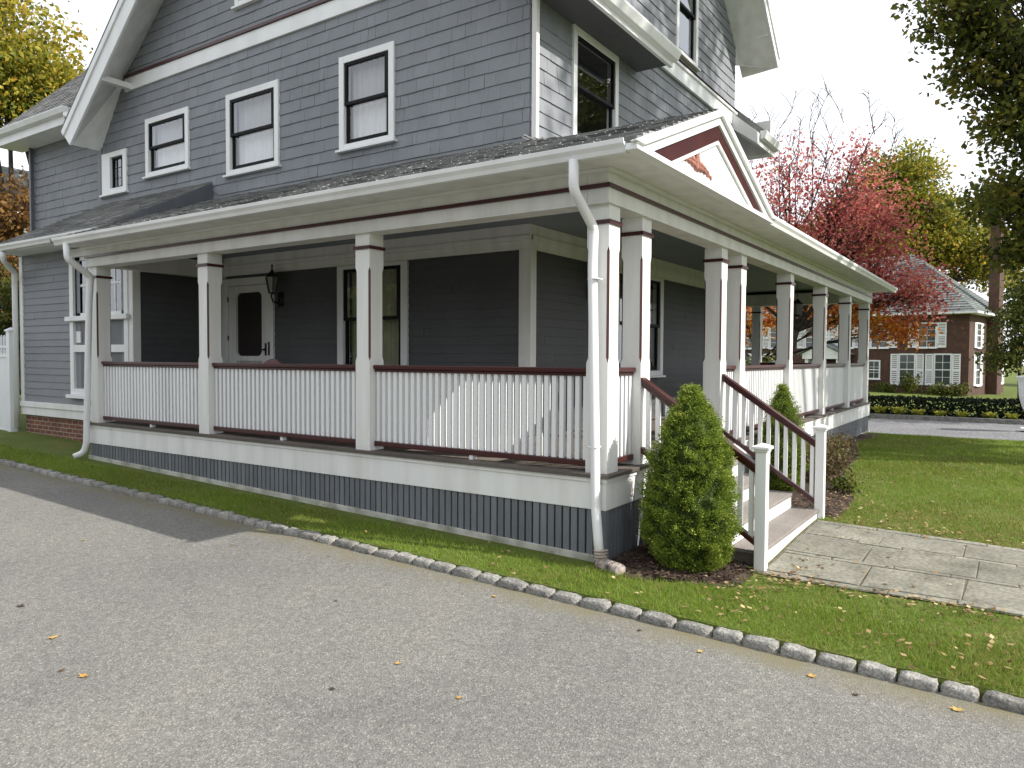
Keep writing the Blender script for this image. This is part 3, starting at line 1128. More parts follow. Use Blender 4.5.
# ---- screen door
m = MB()
pbox(m, PS, 7.05, 7.21, .66, 2.94, -.02, .045)
pbox(m, PS, 8.26, 8.39, .66, 2.94, -.02, .045)
pbox(m, PS, 7.21, 8.26, 2.82, 2.94, -.02, .043)
door = m.build("door", WHITE_OLD, house, 0.004)
m = MB()
lo, hi = 7.225, 8.245
pbox(m, PS, lo, lo + .15, .68, 2.81, -.035, .01)
pbox(m, PS, hi - .19, hi, .68, 2.81, -.035, .01)
pbox(m, PS, lo + .15, hi - .19, 2.70, 2.81, -.035, .01)
pbox(m, PS, lo + .15, hi - .19, 1.57, 1.65, -.035, .01)
pbox(m, PS, lo + .15, hi - .19, .68, .90, -.035, .01)
n = 14
for k in range(n):
    q = lo + .16 + (hi - .19 - lo - .17) * k / (n - 1)
    pbox(m, PS, q - .010, q + .010, .9, 1.57, -.02, 0)
for (uu, vv, su, sv) in ((lo + .15, 2.70, 1, -1), (hi - .19, 2.70, -1, -1), (lo + .15, 1.65, 1, 1), (hi - .19, 1.65, -1, 1)):
    pl = [PS(uu, vv, -.03)]
    for k in range(7):
        t = math.pi / 2 * k / 6
        pl.append(PS(uu + su * .11 * (1 - math.sin(t)), vv + sv * .11 * (1 - math.cos(t)), -.03))
    m.prism(pl, (-.035, 0, 0))
m.build("screen_door_leaf", WHITE_OLD, door, 0.003)
m = MB()
m.face([PS(lo + .1, .85, -.036), PS(hi - .12, .85, -.036), PS(hi - .12, 2.75, -.036), PS(lo + .1, 2.75, -.036)])
m.build("screen", SCREEN, door)
m = MB()
m.tube([PS(7.27, 1.76, .01), PS(7.27, 1.76, .05), PS(7.34, 1.75, .055)], .014, 6)
pbox(m, PS, 7.245, 7.295, 1.66, 1.86, .01, .018)
pbox(m, PS, 7.13, 7.17, 1.66, 1.88, .045, .052)
m.build("handle", IRON, door)
m = MB()
for z in (1.2, 1.95, 2.6):
    m.tube([PS(8.252, z - .04, .02), PS(8.252, z + .04, .02)], .012, 6)
m.build("hinge", IRON, door)

# ---- deck, skirt boards, lattice
XE = 13.38
m = MB()
nb = 20
for k in range(nb):                       # boards run along the facade
    y0 = .06 + (W - .06) * k / nb
    m.box(-.0, XE, y0 + .003, y0 + (W - .06) / nb - .003, .632, .66, 0, random.uniform(.8, 1.2))
for k in range(58):
    y0 = W + (8.45 - W) * k / 58
    m.box(-.0, W, y0 + .003, y0 + (8.45 - W) / 58 - .003, .632, .66, 0, random.uniform(.8, 1.2))
m.box(XB, XE, W, 7, .632, .659)
m.box(-.035, XE + .03, -.035, .06, .631, .662, 0, .75)
m.box(-.035, -.001, .061, 8.53, .631, .662, 0, .75)
m.build("porch_deck", DECKM, house, 0.003)
m = MB()
m.box(0.0, .04, .041, 8.51, .357, .630)
m.box(0.0, XE, 0.0, .04, .357, .630)
m.box(-.012, -.001, -.012, 8.51, .592, .629)
m.box(-.0, XE, -.012, -.001, .592, .629)
m.box(XE - .04, XE, .041, 7, .357, .630)
m.box(.041, W, 8.47, 8.51, .3, .630)
m.build("skirt_board", WHITE_OLD, house, 0.003)


def zl(x, y):
    return -0.09 + 0.025 * y + 0.006 * x


m = MB()
m.box(.004, .045, .004, .045, -.25, .356)
y = .05
while y < 8.45:
    m.box(.012, .034, y, y + .059, zl(0, y) - .01, .356, 0, random.uniform(.85, 1.12))
    y += .0775
m.build("lattice_skirt", BATTEN, house)
m = MB()
x = .05
while x < XE - .08:
    if not (.86 < x < 3.0):
        m.box(x, x + .059, .012, .034, zl(x, 0) - .04, .356, 0, random.uniform(.85, 1.12))
    x += .0775
    if .86 < x < .94:
        m.build("lattice_skirt", BATTEN, house)
        m = MB()
        x = 3.0
m.build("lattice_skirt", BATTEN, house)
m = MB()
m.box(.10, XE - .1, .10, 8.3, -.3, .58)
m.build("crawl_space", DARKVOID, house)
m = MB()
y = 0.0
m.prism([(-.012, -.01, zl(0, 0) - .07), (-.012, -.01, zl(0, 0) + .055), (-.012, 8.5, zl(0, 8.5) + .055), (-.012, 8.5, zl(0, 8.5) - .07)], (.022, 0, 0))
m.prism([(3.05, -.012, zl(3, 0) - .09), (3.05, -.012, zl(3, 0) + .03), (XE, -.012, zl(XE, 0) + .03), (XE, -.012, zl(XE, 0) - .09)], (0, .022, 0))
m.build("footer_board", FOOT, house, 0.003)


# ---- columns
def column_mesh():
    h = .103
    zs = [(0.66, 0), (1.60, 0), (1.645, .018), (2.54, .018), (2.585, 0), (2.934, 0)]
    mb = MB()
    prev = None
    for z, c in zs:
        ring = []
        for sx, sy in ((1, 1), (-1, 1), (-1, -1), (1, -1)):
            a, b = (sx * h, sy * (h - c)), (sx * (h - c), sy * h)
            if sx * sy < 0:
                a, b = b, a
            ring += [(a[0], a[1], z), (b[0], b[1], z)]
        if prev:
            for k in range(8):
                k2 = (k + 1) % 8
                d1 = (Vector(ring[k]) - Vector(ring[k2])).length
                d2 = (Vector(prev[k]) - Vector(prev[k2])).length
                ch = (k % 2 == 0)
                if d1 < 1e-6 and d2 < 1e-6:
                    continue
                if d1 < 1e-6:
                    mb.face([prev[k], prev[k2], ring[k]], 1 if ch else 0)
                elif d2 < 1e-6:
                    mb.face([prev[k], ring[k2], ring[k]], 1 if ch else 0)
                else:
                    mb.face([prev[k], prev[k2], ring[k2], ring[k]], 1 if ch else 0)
        prev = ring
    return mb.mesh("porch_column", [WHITE_OLD, BURG])


def collar_mesh():
    mb = MB()
    a, b = .1031, .120
    mb.box(-b, b, -b, -a, 2.772, 2.806)
    mb.box(-b, b, a, b, 2.772, 2.806)
    mb.box(-b, -a, -a, a, 2.772, 2.806)
    mb.box(a, b, -a, a, 2.772, 2.806)
    return mb.mesh("collar", [BURG])


CM, KM = column_mesh(), collar_mesh()
CI = .03 + .103
cols = [(CI + .02, CI - .012), (CI, 2.787 + .095), (CI, 5.60 + .095), (CI, 8.50 - .12), (.734 + .11, CI), (2.946 + .11, CI), (3.688 + .11, CI), (6.095 + .11, CI), (8.506 + .11, CI), (10.847 + .11, CI), (13.10 + .11, CI), (13.2, 2.56), (13.2, 5.0)]
for x, y in cols:
    o = bpy.data.objects.new("porch_column", CM)
    COL.objects.link(o)
    o.parent = house
    o.location = (x, y, 0)
    k = bpy.data.objects.new("collar", KM)
    COL.objects.link(k)
    k.parent = o


# ---- railings
def baluster_mesh(h):
    mb = MB()
    mb.box(-.021, .021, -.021, .021, 0, h)
    return mb.mesh("baluster", [WHITE])


ZT0, ZT1, ZB0, ZB1 = 1.488, 1.56, .705, .757
BM_ = baluster_mesh(ZT0 - ZB1)
rest = MB()


def railing(p, q, single):
    """p, q: ends (x, y) of a level rail between two columns."""
    p, q = Vector((p[0], p[1], 0)), Vector((q[0], q[1], 0))
    L_ = (q - p).length
    d = (q - p).normalized()
    nrm = Vector((-d.y, d.x, 0))

    def P(u, n, z):
        return tuple(p + d * u + nrm * n + Vector((0, 0, z)))
    mb = MB()
    mb.box(0, L_, -.055, .055, ZT0 + .030, ZT1, 0, 1, M=P)
    mb.box(0, L_, -.034, .034, ZT0, ZT0 + .029, 0, 1, M=P)
    rl = mb.build("porch_railing", BURG, house, 0.006)
    mb = MB()
    mb.box(0, L_, -.04, .04, ZB0, ZB1, 0, 1, M=P)
    mb.build("bottom_rail", BURG, rl, 0.006)
    nb = max(1, round(L_ / .0805))
    for k in range(nb):
        u = L_ * (k + .5) / nb
        if single:
            o = bpy.data.objects.new("baluster", BM_)
            COL.objects.link(o)
            o.parent = rl
            o.location = tuple(p + d * u + Vector((0, 0, ZB1)))
            o.rotation_euler = (0, 0, math.atan2(d.y, d.x))
        else:
            rest.box(u - .021, u + .021, -.021, .021, ZB1, ZT0, 0, 1, M=P)
    s = MB()
    for q_ in ([.5] if L_ > 1 else []):
        s.box(L_ * q_ - .02, L_ * q_ + .02, -.03, .03, .661, ZB0, 0, 1, M=P)
    if s.v:
        s.build("support_block", WHITE, rl)


hw = .103
for i in range(3):
    a, b = cols[i], cols[i + 1]
    railing((CI, a[1] + hw), (CI, b[1] - hw), i < 2)
railing((CI + hw, CI), (cols[4][0] - hw, CI), True)
for i, s_ in ((5, False), (6, False), (7, False), (8, False), (9, False)):
    railing((cols[i][0] + hw, CI), (cols[i + 1][0] - hw, CI), s_)
railing((13.2, CI + hw), (13.2, 2.46), False)
o = rest.build("balusters", WHITE, house)
tag(o, kind="stuff")

# ---- front steps
SX0, SX1 = .86, 3.02
noses = [(-1.07, .0), (-.81, .165), (-.545, .33), (-.275, .495)]
m = MB()
prev = -.24
for (yn, z), xr in zip(noses, (3.0, 2.96, 2.96, 2.96)):
    m.box(SX0, xr, yn + .015, yn + .045, prev, z - .036)
    prev = z + .001
m.box(SX0, 2.96, -.05, -.02, prev, .60)
st = m.build("front_steps", WHITE, house, 0.003)
for i, (yn, z) in enumerate(noses):
    m = MB()
    yb = noses[i + 1][0] + .014 if i < 3 else -.051
    mid = (yn + yb) / 2
    m.box(SX0 - .03, 3.03 if i == 0 else 2.99, yn, mid - .003, z - .035, z, 0, 1.0)
    m.box(SX0 - .03, 3.03 if i == 0 else 2.99, mid + .003, yb + (.03 if i < 3 else 0), z - .035, z, 0, .9)
    m.build("tread", TREAD, st, 0.005)
m = MB()
for i, (yn, z) in enumerate(noses):
    m.box(SX0, SX0 + .02, yn + .046, -.05 if i == 3 else noses[i + 1][0] + .044, -.24, z - .037)
    m.box(2.93, 2.955, yn + .046, -.05 if i == 3 else noses[i + 1][0] + .044, -.24, z - .037)
m.build("stringer", DECKM, st)
for nx in (.79, 3.05):
    m = MB()
    m.box(nx - .047, nx + .047, -1.117, -1.023, -.30, .86)
    nw = m.build("newel_post", WHITE, house, 0.006)
    m = MB()
    m.box(nx - .058, nx + .058, -1.128, -1.012, .861, .882)
    m.box(nx - .074, nx + .074, -1.144, -.996, .883, .905)
    m.add([(nx - .072, -1.142, .906), (nx + .072, -1.142, .906), (nx + .072, -.998, .906), (nx - .072, -.998, .906), (nx, -1.07, .935)], [(0, 1, 4), (1, 2, 4), (2, 3, 4), (3, 0, 4)])
    m.build("cap", WHITE, nw, 0.004)
    # sloping rail: from the column face down to the newel
    y0, z0, y1, z1 = .028, 1.47, -1.022, .755
    sl = (z1 - z0) / (y1 - y0)

    def seg(mb, zoff0, zoff1, hwid, nx=nx):
        mb.prism([(nx - hwid, y0, z0 + zoff0), (nx - hwid, y1, z1 + zoff0), (nx - hwid, y1, z1 + zoff1), (nx - hwid, y0, z0 + zoff1)], (2 * hwid, 0, 0))
    m = MB()
    seg(m, -.045, .0, .047)
    seg(m, -.085, -.046, .030)
    seg(m, -.70, -.645, .035)
    rl = m.build("stair_railing", BURG, house, 0.005)
    nbal = 11
    for k in range(nbal):
        yy = y0 + (y1 - y0) * (k + .6) / nbal
        zt = z0 + sl * (yy - y0)
        mb = MB()
        e = sl * .019
        za_, zb_ = zt - .645, zt - .085
        mb.add([(nx - .019, yy - .019, za_ - e), (nx + .019, yy - .019, za_ - e), (nx + .019, yy + .019, za_ + e), (nx - .019, yy + .019, za_ + e),
                (nx - .019, yy - .019, zb_ - e), (nx + .019, yy - .019, zb_ - e), (nx + .019, yy + .019, zb_ + e), (nx - .019, yy + .019, zb_ + e)],
               [(0, 3, 2, 1), (4, 5, 6, 7), (0, 1, 5, 4), (1, 2, 6, 5), (2, 3, 7, 6), (3, 0, 4, 7)])
        mb.build("baluster", WHITE, rl)


# ---- downspouts of the porch
def bend(points, r=.06, n=5):
    """Round the corners of a polyline."""
    P_ = [Vector(p) for p in points]
    out = [P_[0]]
    for a, b, c in zip(P_, P_[1:], P_[2:]):
        u, v = (a - b), (c - b)
        rr = min(r, u.length * .45, v.length * .45)
        s, e = b + u.normalized() * rr, b + v.normalized() * rr
        for k in range(n + 1):
            t = k / n
            out.append(s * (1 - t) ** 2 + b * 2 * t * (1 - t) + e * t * t)
    out.append(P_[-1])
    return out


m = MB()
m.tube(bend([(-.43, .09, 3.20), (-.43, .09, 2.97), (-.065, .10, 2.72), (-.065, .11, 2.4), (-.065, .065, .60), (-.065, .06, .40), (-.085, 0.03, .20), (-.085, .01, -.02)]), .048, 12, flat=.8)
for z in (2.3, .9):
    m.box(-.106, -.012, .04, .135, z - .006, z + .006)
ds = m.build("downspout", WHITE, house, smooth_=True)
m = MB()
pts, rr = [], []
path = bend([(-.085, -.0, .05), (-.09, -.01, -.06), (-.13, -.06, -.07), (-.20, -.25, -.075)], .05)
path2 = []
for a, b in zip(path, path[1:]):
    nn = max(1, int((b - a).length / .006))
    for k in range(nn):
        path2.append(a.lerp(b, k / nn))
rad = [.058 + .009 * math.sin(i * 2 * math.pi / 4) for i in range(len(path2))]
m.tube(path2, rad, 12)
m.build("flexible_extension", FLEX, ds, smooth_=True)
m = MB()
m.tube(bend([(-.43, 8.17, 3.20), (-.43, 8.15, 2.99), (-.07, 8.24, 2.78), (-.07, 8.30, 2.4), (-.075, 8.42, .35), (-.10, 8.46, .22), (-.22, 8.50, .17)]), .047, 12, flat=.8)
m.build("downspout", WHITE, house, smooth_=True)
m = MB()
m.tube(bend([(.31, 12.0, 3.46), (.33, 12.05, 3.32), (.66, 12.42, 3.15), (.70, 12.52, 2.9), (.70, 12.52, .3)]), .047, 10, flat=.8)
m.build("downspout", WHITE, house, smooth_=True)


# ================================================================== lanterns
def wall_lantern(loc, rz, label):
    """Local frame: wall at x = 0, lamp hangs out along -x."""
    e = empty("wall_lantern", loc, rz)
    tag(e, label, "lantern", "black porch lanterns")
    m = MB()
    m.box(-.02, 0, -.05, .05, -.16, .06)
    m.tube([(-.01, 0, -.05), (-.07, 0, -.11), (-.15, 0, -.10), (-.19, 0, -.02), (-.17, 0, .04)], .013, 8)
    m.tube([(-.05, 0, -.09), (-.03, 0, -.16), (-.07, 0, -.19), (-.10, 0, -.16)], .009, 6)
    m.build("bracket", IRON, e, smooth_=True)
    m = MB()
    cx = -.17
    m.lathe([(.02, .02), (.05, .03), (.055, .045)], (cx, 0), 6)
    m.lathe([(.115, .285), (.10, .30), (.05, .36), (.03, .37), (.03, .39), (.012, .40), (.012, .45), (.02, .46), (.004, .49)], (cx, 0), 6)
    for k in range(6):
        t = 2 * math.pi * k / 6
        m.tube([(cx + .055 * math.cos(t), .055 * math.sin(t), .04), (cx + .105 * math.cos(t), .105 * math.sin(t), .288)], .007, 4)
    m.build("cage", IRON, e)
    m = MB()
    m.lathe([(.048, .046), (.096, .283)], (cx, 0), 6)
    m.build("lamp_glass", LAMPGLASS, e)
    return e


wall_lantern((W - .02, 6.88, 2.60), 0, "black iron lantern mounted beside the screen door")
wall_lantern((3.74, W - .02, 2.62), RAD(90), "black iron lantern on the porch wall just behind the corner downspout")
e = empty("hanging_lantern", (11.9, 1.3, 2.62))
tag(e, "dark lantern hanging from the porch ceiling near the far end", "lantern", "black porch lanterns")
m = MB()
m.tube([(0, 0, .68), (0, 0, .36)], .008, 6)
m.lathe([(.13, .26), (.05, .34), (.02, .37)], sides=6)
m.lathe([(.02, -.04), (.08, .0), (.09, .02)], sides=6)
for k in range(6):
    t = 2 * math.pi * k / 6
    m.tube([(.09 * math.cos(t), .09 * math.sin(t), .0), (.125 * math.cos(t), .125 * math.sin(t), .265)], .008, 4)
m.build("cage", IRON, e)
m = MB()
m.lathe([(.078, .02), (.112, .26)], sides=6)
m.build("lamp_glass", LAMPGLASS, e)


# ================================================================== porch chairs
def porch_chair(loc, rz, label, cushion):
    e = empty("porch_chair", loc, rz)
    tag(e, label, "chair", "wicker chairs on the porch")
    m = MB()
    m.box(-.26, .26, -.25, .25, .36, .42)
    m.build("seat", WICKER, e, .01)
    m = MB()
    pl = []
    for k in range(13):
        t = math.pi * k / 12
        pl.append((-.29 + .03, .27 * math.cos(t), .72 + .22 * math.sin(t)))
    pl = [(-.25, .25, .40)] + [(-.26 - .10 * (z - .4) / .5, y, z) for _, y, z in pl] + [(-.25, -.25, .40)]
    m.prism(pl, (.05, 0, 0.01))
    m.build("backrest", cushion, e, .01)
    for s_ in (-1, 1):
        m = MB()
        m.tube([(-.28, s_ * .27, .62), (0, s_ * .29, .60), (.24, s_ * .28, .58), (.25, s_ * .26, .42)], .025, 8)
        m.build("armrest", WICKER, e, smooth_=True)
        for sx in (-.24, .24):
            m = MB()
            m.tube([(sx, s_ * .23, .37), (sx * 1.08, s_ * .245, 0)], [.025, .02], 8)
            m.build("leg", WICKER, e)
    return e


porch_chair((1.62, 6.78, .66), RAD(180), "wicker porch chair with a rose throw over its back before the screen door", ROSE)
porch_chair((1.45, 8.05, .66), RAD(200), "plain grey wicker porch chair in the dark corner left of the screen door", WICKER)

# ================================================================== ground, driveway, road
xs = [-400, -120, -40, -15, -8, -4, -2, -1.2, -.83, -.785] + list(np.arange(-.5, 15.01, .25)) + [16, 17, 19, 21, 23, 26, 30, 35, 40, 45, 60, 90, 160, 400]
ys = [-400, -120, -40, -20, -12] + list(np.arange(-9, 1, .25)) + list(np.arange(1, 18.01, .5)) + [22, 30, 45, 80, 160, 400]


def HG(x, y):
    z = G(x, y)
    if x < -.81:
        z -= .14
    if 14.7 < x < 21.2:
        z -= .08
    return z


V = [(x, y, HG(x, y)) for y in ys for x in xs]
nx_ = len(xs)
F_ = [(j * nx_ + i, j * nx_ + i + 1, (j + 1) * nx_ + i + 1, (j + 1) * nx_ + i) for j in range(len(ys) - 1) for i in range(nx_ - 1)]
me = bpy.data.meshes.new("ground")
me.from_pydata(V, [], F_)
me.materials.append(TURF)
o = bpy.data.objects.new("ground", me)
COL.objects.link(o)
tag(o, kind="structure")


def sheet(name, xs, ys, zf, mat):
    V = [(x, y, zf(x, y)) for y in ys for x in xs]
    n = len(xs)
    F = [(j * n + i, j * n + i + 1, (j + 1) * n + i + 1, (j + 1) * n + i) for j in range(len(ys) - 1) for i in range(n - 1)]
    me = bpy.data.meshes.new(name)
    me.from_pydata(V, [], F)
    me.materials.append(mat)
    at = me.attributes.new("tint", "FLOAT", "FACE")
    at.data.foreach_set("value", [1.0] * len(F))
    o = bpy.data.objects.new(name, me)
    COL.objects.link(o)
    return tag(o, kind="structure")


KX = -.90         # top outer edge of the kerb
sheet("driveway", list(np.arange(-15, -1.0, 1.0)) + [-1.05, KX + .03], list(np.arange(-14, 30.1, 1.0)), lambda x, y: G(max(x, -5), y) - .052, ASPH)
sheet("road", [14.55, 16, 18, 20, 21.1], list(np.arange(-60, 60.1, 2.0)), lambda x, y: -.255 + .02 * max(0, min(y, 10)) * 0, ROADM)


# ---- kerb stones
def stone_mesh(seed, L_):
    r = random.Random(seed)
    bm = bmesh.new()
    bmesh.ops.create_cube(bm, size=1)
    bmesh.ops.subdivide_edges(bm, edges=bm.edges[:], cuts=4, use_grid_fill=True)
    for v in bm.verts:
        x, y, z = v.co
        rr = (abs(2 * x) ** 9 + abs(2 * y) ** 9 + abs(2 * z) ** 9) ** (1 / 9)
        x, y, z = x / rr, y / rr, z / rr
        v.co = Vector((x * .105, y * L_, z * .24)) + Vector([r.uniform(-.005, .005) for _ in range(3)])
    me = bpy.data.meshes.new("curb_stone")
    bm.to_mesh(me)
    bm.free()
    me.materials.append(GRANITE)
    at = me.attributes.new("tint", "FLOAT", "FACE")
    t = r.uniform(.8, 1.25)
    at.data.foreach_set("value", [t] * len(me.polygons))
    me.polygons.foreach_set("use_smooth", [True] * len(me.polygons))
    return me


stones = [(L_, stone_mesh(i, L_)) for i, L_ in enumerate((.185, .20, .21, .22, .23, .245, .26))]
y = -4.6
while y < 14.2:
    L_, me = random.choice(stones)
    L_ += .012
    yc = y + L_ / 2
    o = bpy.data.objects.new("curb_stone", me)
    COL.objects.link(o)
    o.location = (KX + .055 + random.uniform(-.006, .006), yc, G(KX, yc) - .115 + random.uniform(-.006, .004))
    o.rotation_euler = (random.uniform(-.03, .03) + .025, random.uniform(-.05, .05), random.uniform(-.04, .04) + (math.pi if random.random() < .5 else 0))
    tag(o, "rounded grey granite block in the kerb line between driveway and lawn", "curb stone", "granite kerb stones along the driveway")
    y += L_

# ---- far kerb of the road
sheet("kerb", [21.1, 21.101, 21.3, 21.301], [-60, -30, -10, 0, 10, 30, 60], lambda x, y: -.30 if x in (21.1, 21.301) else -.12, GRANITE)

# ---- flagstone path
m = MB()
strips = [(.70, .80), (.815, 1.42), (1.435, 1.50), (1.515, 2.10), (2.115, 2.18), (2.195, 2.74), (2.755, 2.86)]
for a, b in strips:
    y = -1.085
    thin = (b - a) < .15
    while y > -9:
        L_ = random.uniform(.35, .6) if thin else random.uniform(.62, 1.05)
        t = random.uniform(.82, 1.15) * (1.12 if thin else 1)
        j = lambda: random.uniform(-.008, .008)
        z = .014 + random.uniform(0, .007)
        top = []
        for px, py in ((a, y - .012), (b, y - .012), (b, y - L_), (a, y - L_)):
            px, py = px + j(), py + j()
            top.append((px, py, G(px, py) + z))
        m.prism(top, (0, 0, -.06), 0, t)
        y -= L_
path = m.build("path", BLUESTONE, None, .006)
tag(path, kind="structure")
sheet("path_bedding", [.68, .9, 1.2, 1.5, 1.8, 2.1, 2.4, 2.88], list(np.arange(-9, -1.10, .25)) + [-1.075], lambda x, y: G(x, y) + .010, JOINT)


# ---- planting beds of mulch
def bed(x0, x1, y0f, y1, nx=30, ny=8):
    V, F = [], []
    for i in range(nx + 1):
        x = x0 + (x1 - x0) * i / nx
        for j in range(ny + 1):
            y = y1 + (y0f(x) - y1) * j / ny
            edge = min(i, nx - i, ny - j) / 3
            V.append((x, y, G(x, y) + .005 + .03 * min(1, edge) + random.uniform(0, .012) * min(1, edge)))
    for i in range(nx):
        for j in range(ny):
            k = i * (ny + 1) + j
            F.append((k, k + 1, k + ny + 2, k + ny + 1))
    me = bpy.data.meshes.new("planting_bed")
    me.from_pydata(V, [], F)
    me.materials.append(SOIL)
    o = bpy.data.objects.new("planting_bed", me)
    COL.objects.link(o)
    tag(o, kind="structure")


bed(-.22, .80, lambda x: -1.02 - .05 * math.sin(4 * x) + .55 * smooth(.15, -.22, x), -.03)
bed(3.12, 12.6, lambda x: -1.12 + .14 * math.sin(x * 1.3) + .75 * smooth(4.5, 9, x), -.03, 60)


# ================================================================== foliage tools
def rand_unit(n):
    v = rng.normal(size=(n, 3))
    return v / np.linalg.norm(v, axis=1, keepdims=True)


def leaf_quads(cent, size, flat=0.3, asp=0.62, up=0.0):
    """Diamond leaves at the given centres."""
    n = len(cent)
    a = rand_unit(n)
    nn = rand_unit(n)
    nn[:, 2] += up
    b = np.cross(nn, a)
    b /= np.linalg.norm(b, axis=1, keepdims=True) + 1e-9
    s = (size * rng.uniform(.6, 1.3, n))[:, None]
    q = np.stack([cent - a * s, cent + b * s * asp - a * s * .1, cent + a * s, cent - b * s * asp - a * s * .1], axis=1)
    return q


def tree(name, base, height_trunk, lumps, leaf_n, leaf_size, mat, seed, trunk_r, label, cat="tree", group=None, clump=.38, tilt=(0, 0), bare=0, bark=BARK, hue_z=0.0, shell=.55, per=55):
    """lumps: (x, y, z, rx, ry, rz, weight) in world metres. Trunk and limbs reach into every lump; twigs carry leaf clumps."""
    global rng
    rng = np.random.default_rng(seed)
    rr = random.Random(seed)
    e = empty(name, base)
    tag(e, label, cat, group)
    B0 = Vector(base)
    tr = MB()
    top = Vector((tilt[0], tilt[1], height_trunk))
    ctrl = [Vector((0, 0, -.15)), Vector((tilt[0] * .15 + rr.uniform(-.1, .1), tilt[1] * .15, height_trunk * .3)), Vector((tilt[0] * .5, tilt[1] * .5 + rr.uniform(-.1, .1), height_trunk * .65)), top]
    tr.tube(ctrl, [trunk_r * 1.25, trunk_r, trunk_r * .85, trunk_r * .7], 10)
    cents, tints, nclumps = [], [], 0
    wsum = sum(l[6] for l in lumps)
    for (x, y, z, rx, ry, rz, wt) in lumps:
        c = Vector((x, y, z)) - B0
        start = top.lerp(ctrl[1], rr.uniform(0, .5)) if c.z < top.z * 1.4 else top
        mid = start.lerp(c, .5) + Vector((rr.uniform(-.3, .3), rr.uniform(-.3, .3), rr.uniform(.0, .4))) * min(rx, ry) * .5
        lr = trunk_r * (.42 if len(lumps) > 4 else .6)
        limb = [start, mid, c]
        tr.tube(limb, [lr, lr * .6, lr * .28], 6)
        n = max(12, int(leaf_n * wt / wsum))
        nc = max(5, n // per)
        d = rand_unit(nc)
        rad = shell + (1 - shell) * rng.uniform(0, 1, nc) ** .6
        rad = np.where(rng.uniform(0, 1, nc) < .12, rad * 1.16, rad)
        cc = d * rad[:, None] * np.array([rx, ry, rz]) + np.array(c)
        for k in range(nc):
            tgt = Vector(cc[k])
            if k % 2 == 0:
                s0 = (mid if rr.random() < .4 else c.lerp(mid, rr.random() * .6))
                m1 = s0.lerp(tgt, .55) + Vector((rr.uniform(-.1, .1), rr.uniform(-.1, .1), rr.uniform(-.02, .14))) * rx
                tr.tube([s0, m1, tgt], [lr * .22, lr * .13, lr * .04], 4, cap=False)
        if bare and rr.random() < 1:
            pass
        cnt = rng.poisson(n / nc, nc)
        idx = np.repeat(np.arange(nc), cnt)
        off = rng.normal(size=(len(idx), 3)) * clump * np.array([1, 1, .7])
        cents.append(cc[idx] + off)
        ct = rng.normal(.5, .16, nc)
        if hue_z:
            ct = ct + hue_z * (cc[:, 2] - c.z) / max(rz, .1)
        tints.append(ct[idx] + rng.normal(0, .12, len(idx)))
    for (p0, p1, r0) in (bare or []):
        a, b = Vector(p0) - B0, Vector(p1) - B0
        for k in range(4):
            t = a.lerp(b, .3 + .22 * k)
            w = (b - a).length * .45
            tip = t + Vector((rr.uniform(-.5, .5), rr.uniform(-.5, .5), rr.uniform(.5, 1.0))) * w
            m1 = t.lerp(tip, .5) + Vector((rr.uniform(-.1, .1),) * 3) * w
            tr.tube([t, m1, tip], [max(.016, r0 * .5), max(.013, r0 * .3), .009], 4, cap=False)
            for q in range(7):
                s0 = t.lerp(m1, .2 + .25 * q) if q < 3 else m1.lerp(tip, .22 * q - .5)
                tp = s0 + Vector((rr.uniform(-.5, .5), rr.uniform(-.5, .5), rr.uniform(.2, .7))) * w * .5
                tr.tube([s0, s0.lerp(tp, .5) + Vector((0, 0, .05 * w)), tp], [max(.012, r0 * .3), max(.010, r0 * .22), .008], 4, cap=False)
        tr.tube([a, a.lerp(b, .5) + Vector((rr.uniform(-.1, .1), rr.uniform(-.1, .1), 0)), b], [r0, r0 * .6, r0 * .15], 5, cap=False)
    tr.build("trunk", bark, e, smooth_=True, normals=False)
    q = leaf_quads(np.concatenate(cents), leaf_size)
    quads_object("crown", q, np.concatenate(tints), mat, e)
    return e


RED = leaf_mat("red_maple_leaf", [(0.0, (0.10, 0.04, 0.035)), (.3, (0.33, 0.075, 0.07)), (.55, (0.54, 0.145, 0.13)), (.75, (0.62, 0.26, 0.23)), (.9, (0.60, 0.30, 0.12)), (1, (0.45, 0.33, 0.10))], .55)
ORANGE = leaf_mat("orange_maple_leaf", [(0.0, (0.22, 0.05, 0.02)), (.4, (0.48, 0.13, 0.025)), (.7, (0.56, 0.26, 0.03)), (1, (0.42, 0.30, 0.05))], .45)
YGREEN = leaf_mat("yellow_green_leaf", [(0.0, (0.05, 0.075, 0.012)), (.3, (0.13, 0.16, 0.02)), (.55, (0.30, 0.27, 0.03)), (.8, (0.50, 0.38, 0.05)), (1, (0.48, 0.24, 0.04))], .45)
OLIVE = leaf_mat("olive_green_leaf", [(0.0, (0.025, 0.035, 0.008)), (.35, (0.055, 0.075, 0.014)), (.65, (0.105, 0.12, 0.02)), (.85, (0.18, 0.17, 0.03)), (1, (0.28, 0.20, 0.04))], .38)
DARKG = leaf_mat("dark_green_leaf", [(0.0, (0.014, 0.02, 0.009)), (.35, (0.075, 0.10, 0.02)), (.65, (0.17, 0.175, 0.028)), (1, (0.34, 0.24, 0.045))], .6)
COPPERL = leaf_mat("copper_brown_leaf", [(0.0, (0.05, 0.025, 0.012)), (.4, (0.13, 0.065, 0.02)), (.7, (0.24, 0.12, 0.03)), (1, (0.17, 0.16, 0.035))], .35)
BARB = leaf_mat("barberry_leaf", [(0.0, (0.05, 0.03, 0.02)), (.4, (0.12, 0.075, 0.04)), (.7, (0.10, 0.10, 0.03)), (1, (0.22, 0.17, 0.08))], .3)
PLUM = leaf_mat("plum_leaf", [(0.0, (0.03, 0.014, 0.02)), (1, (0.10, 0.05, 0.06))], .3)
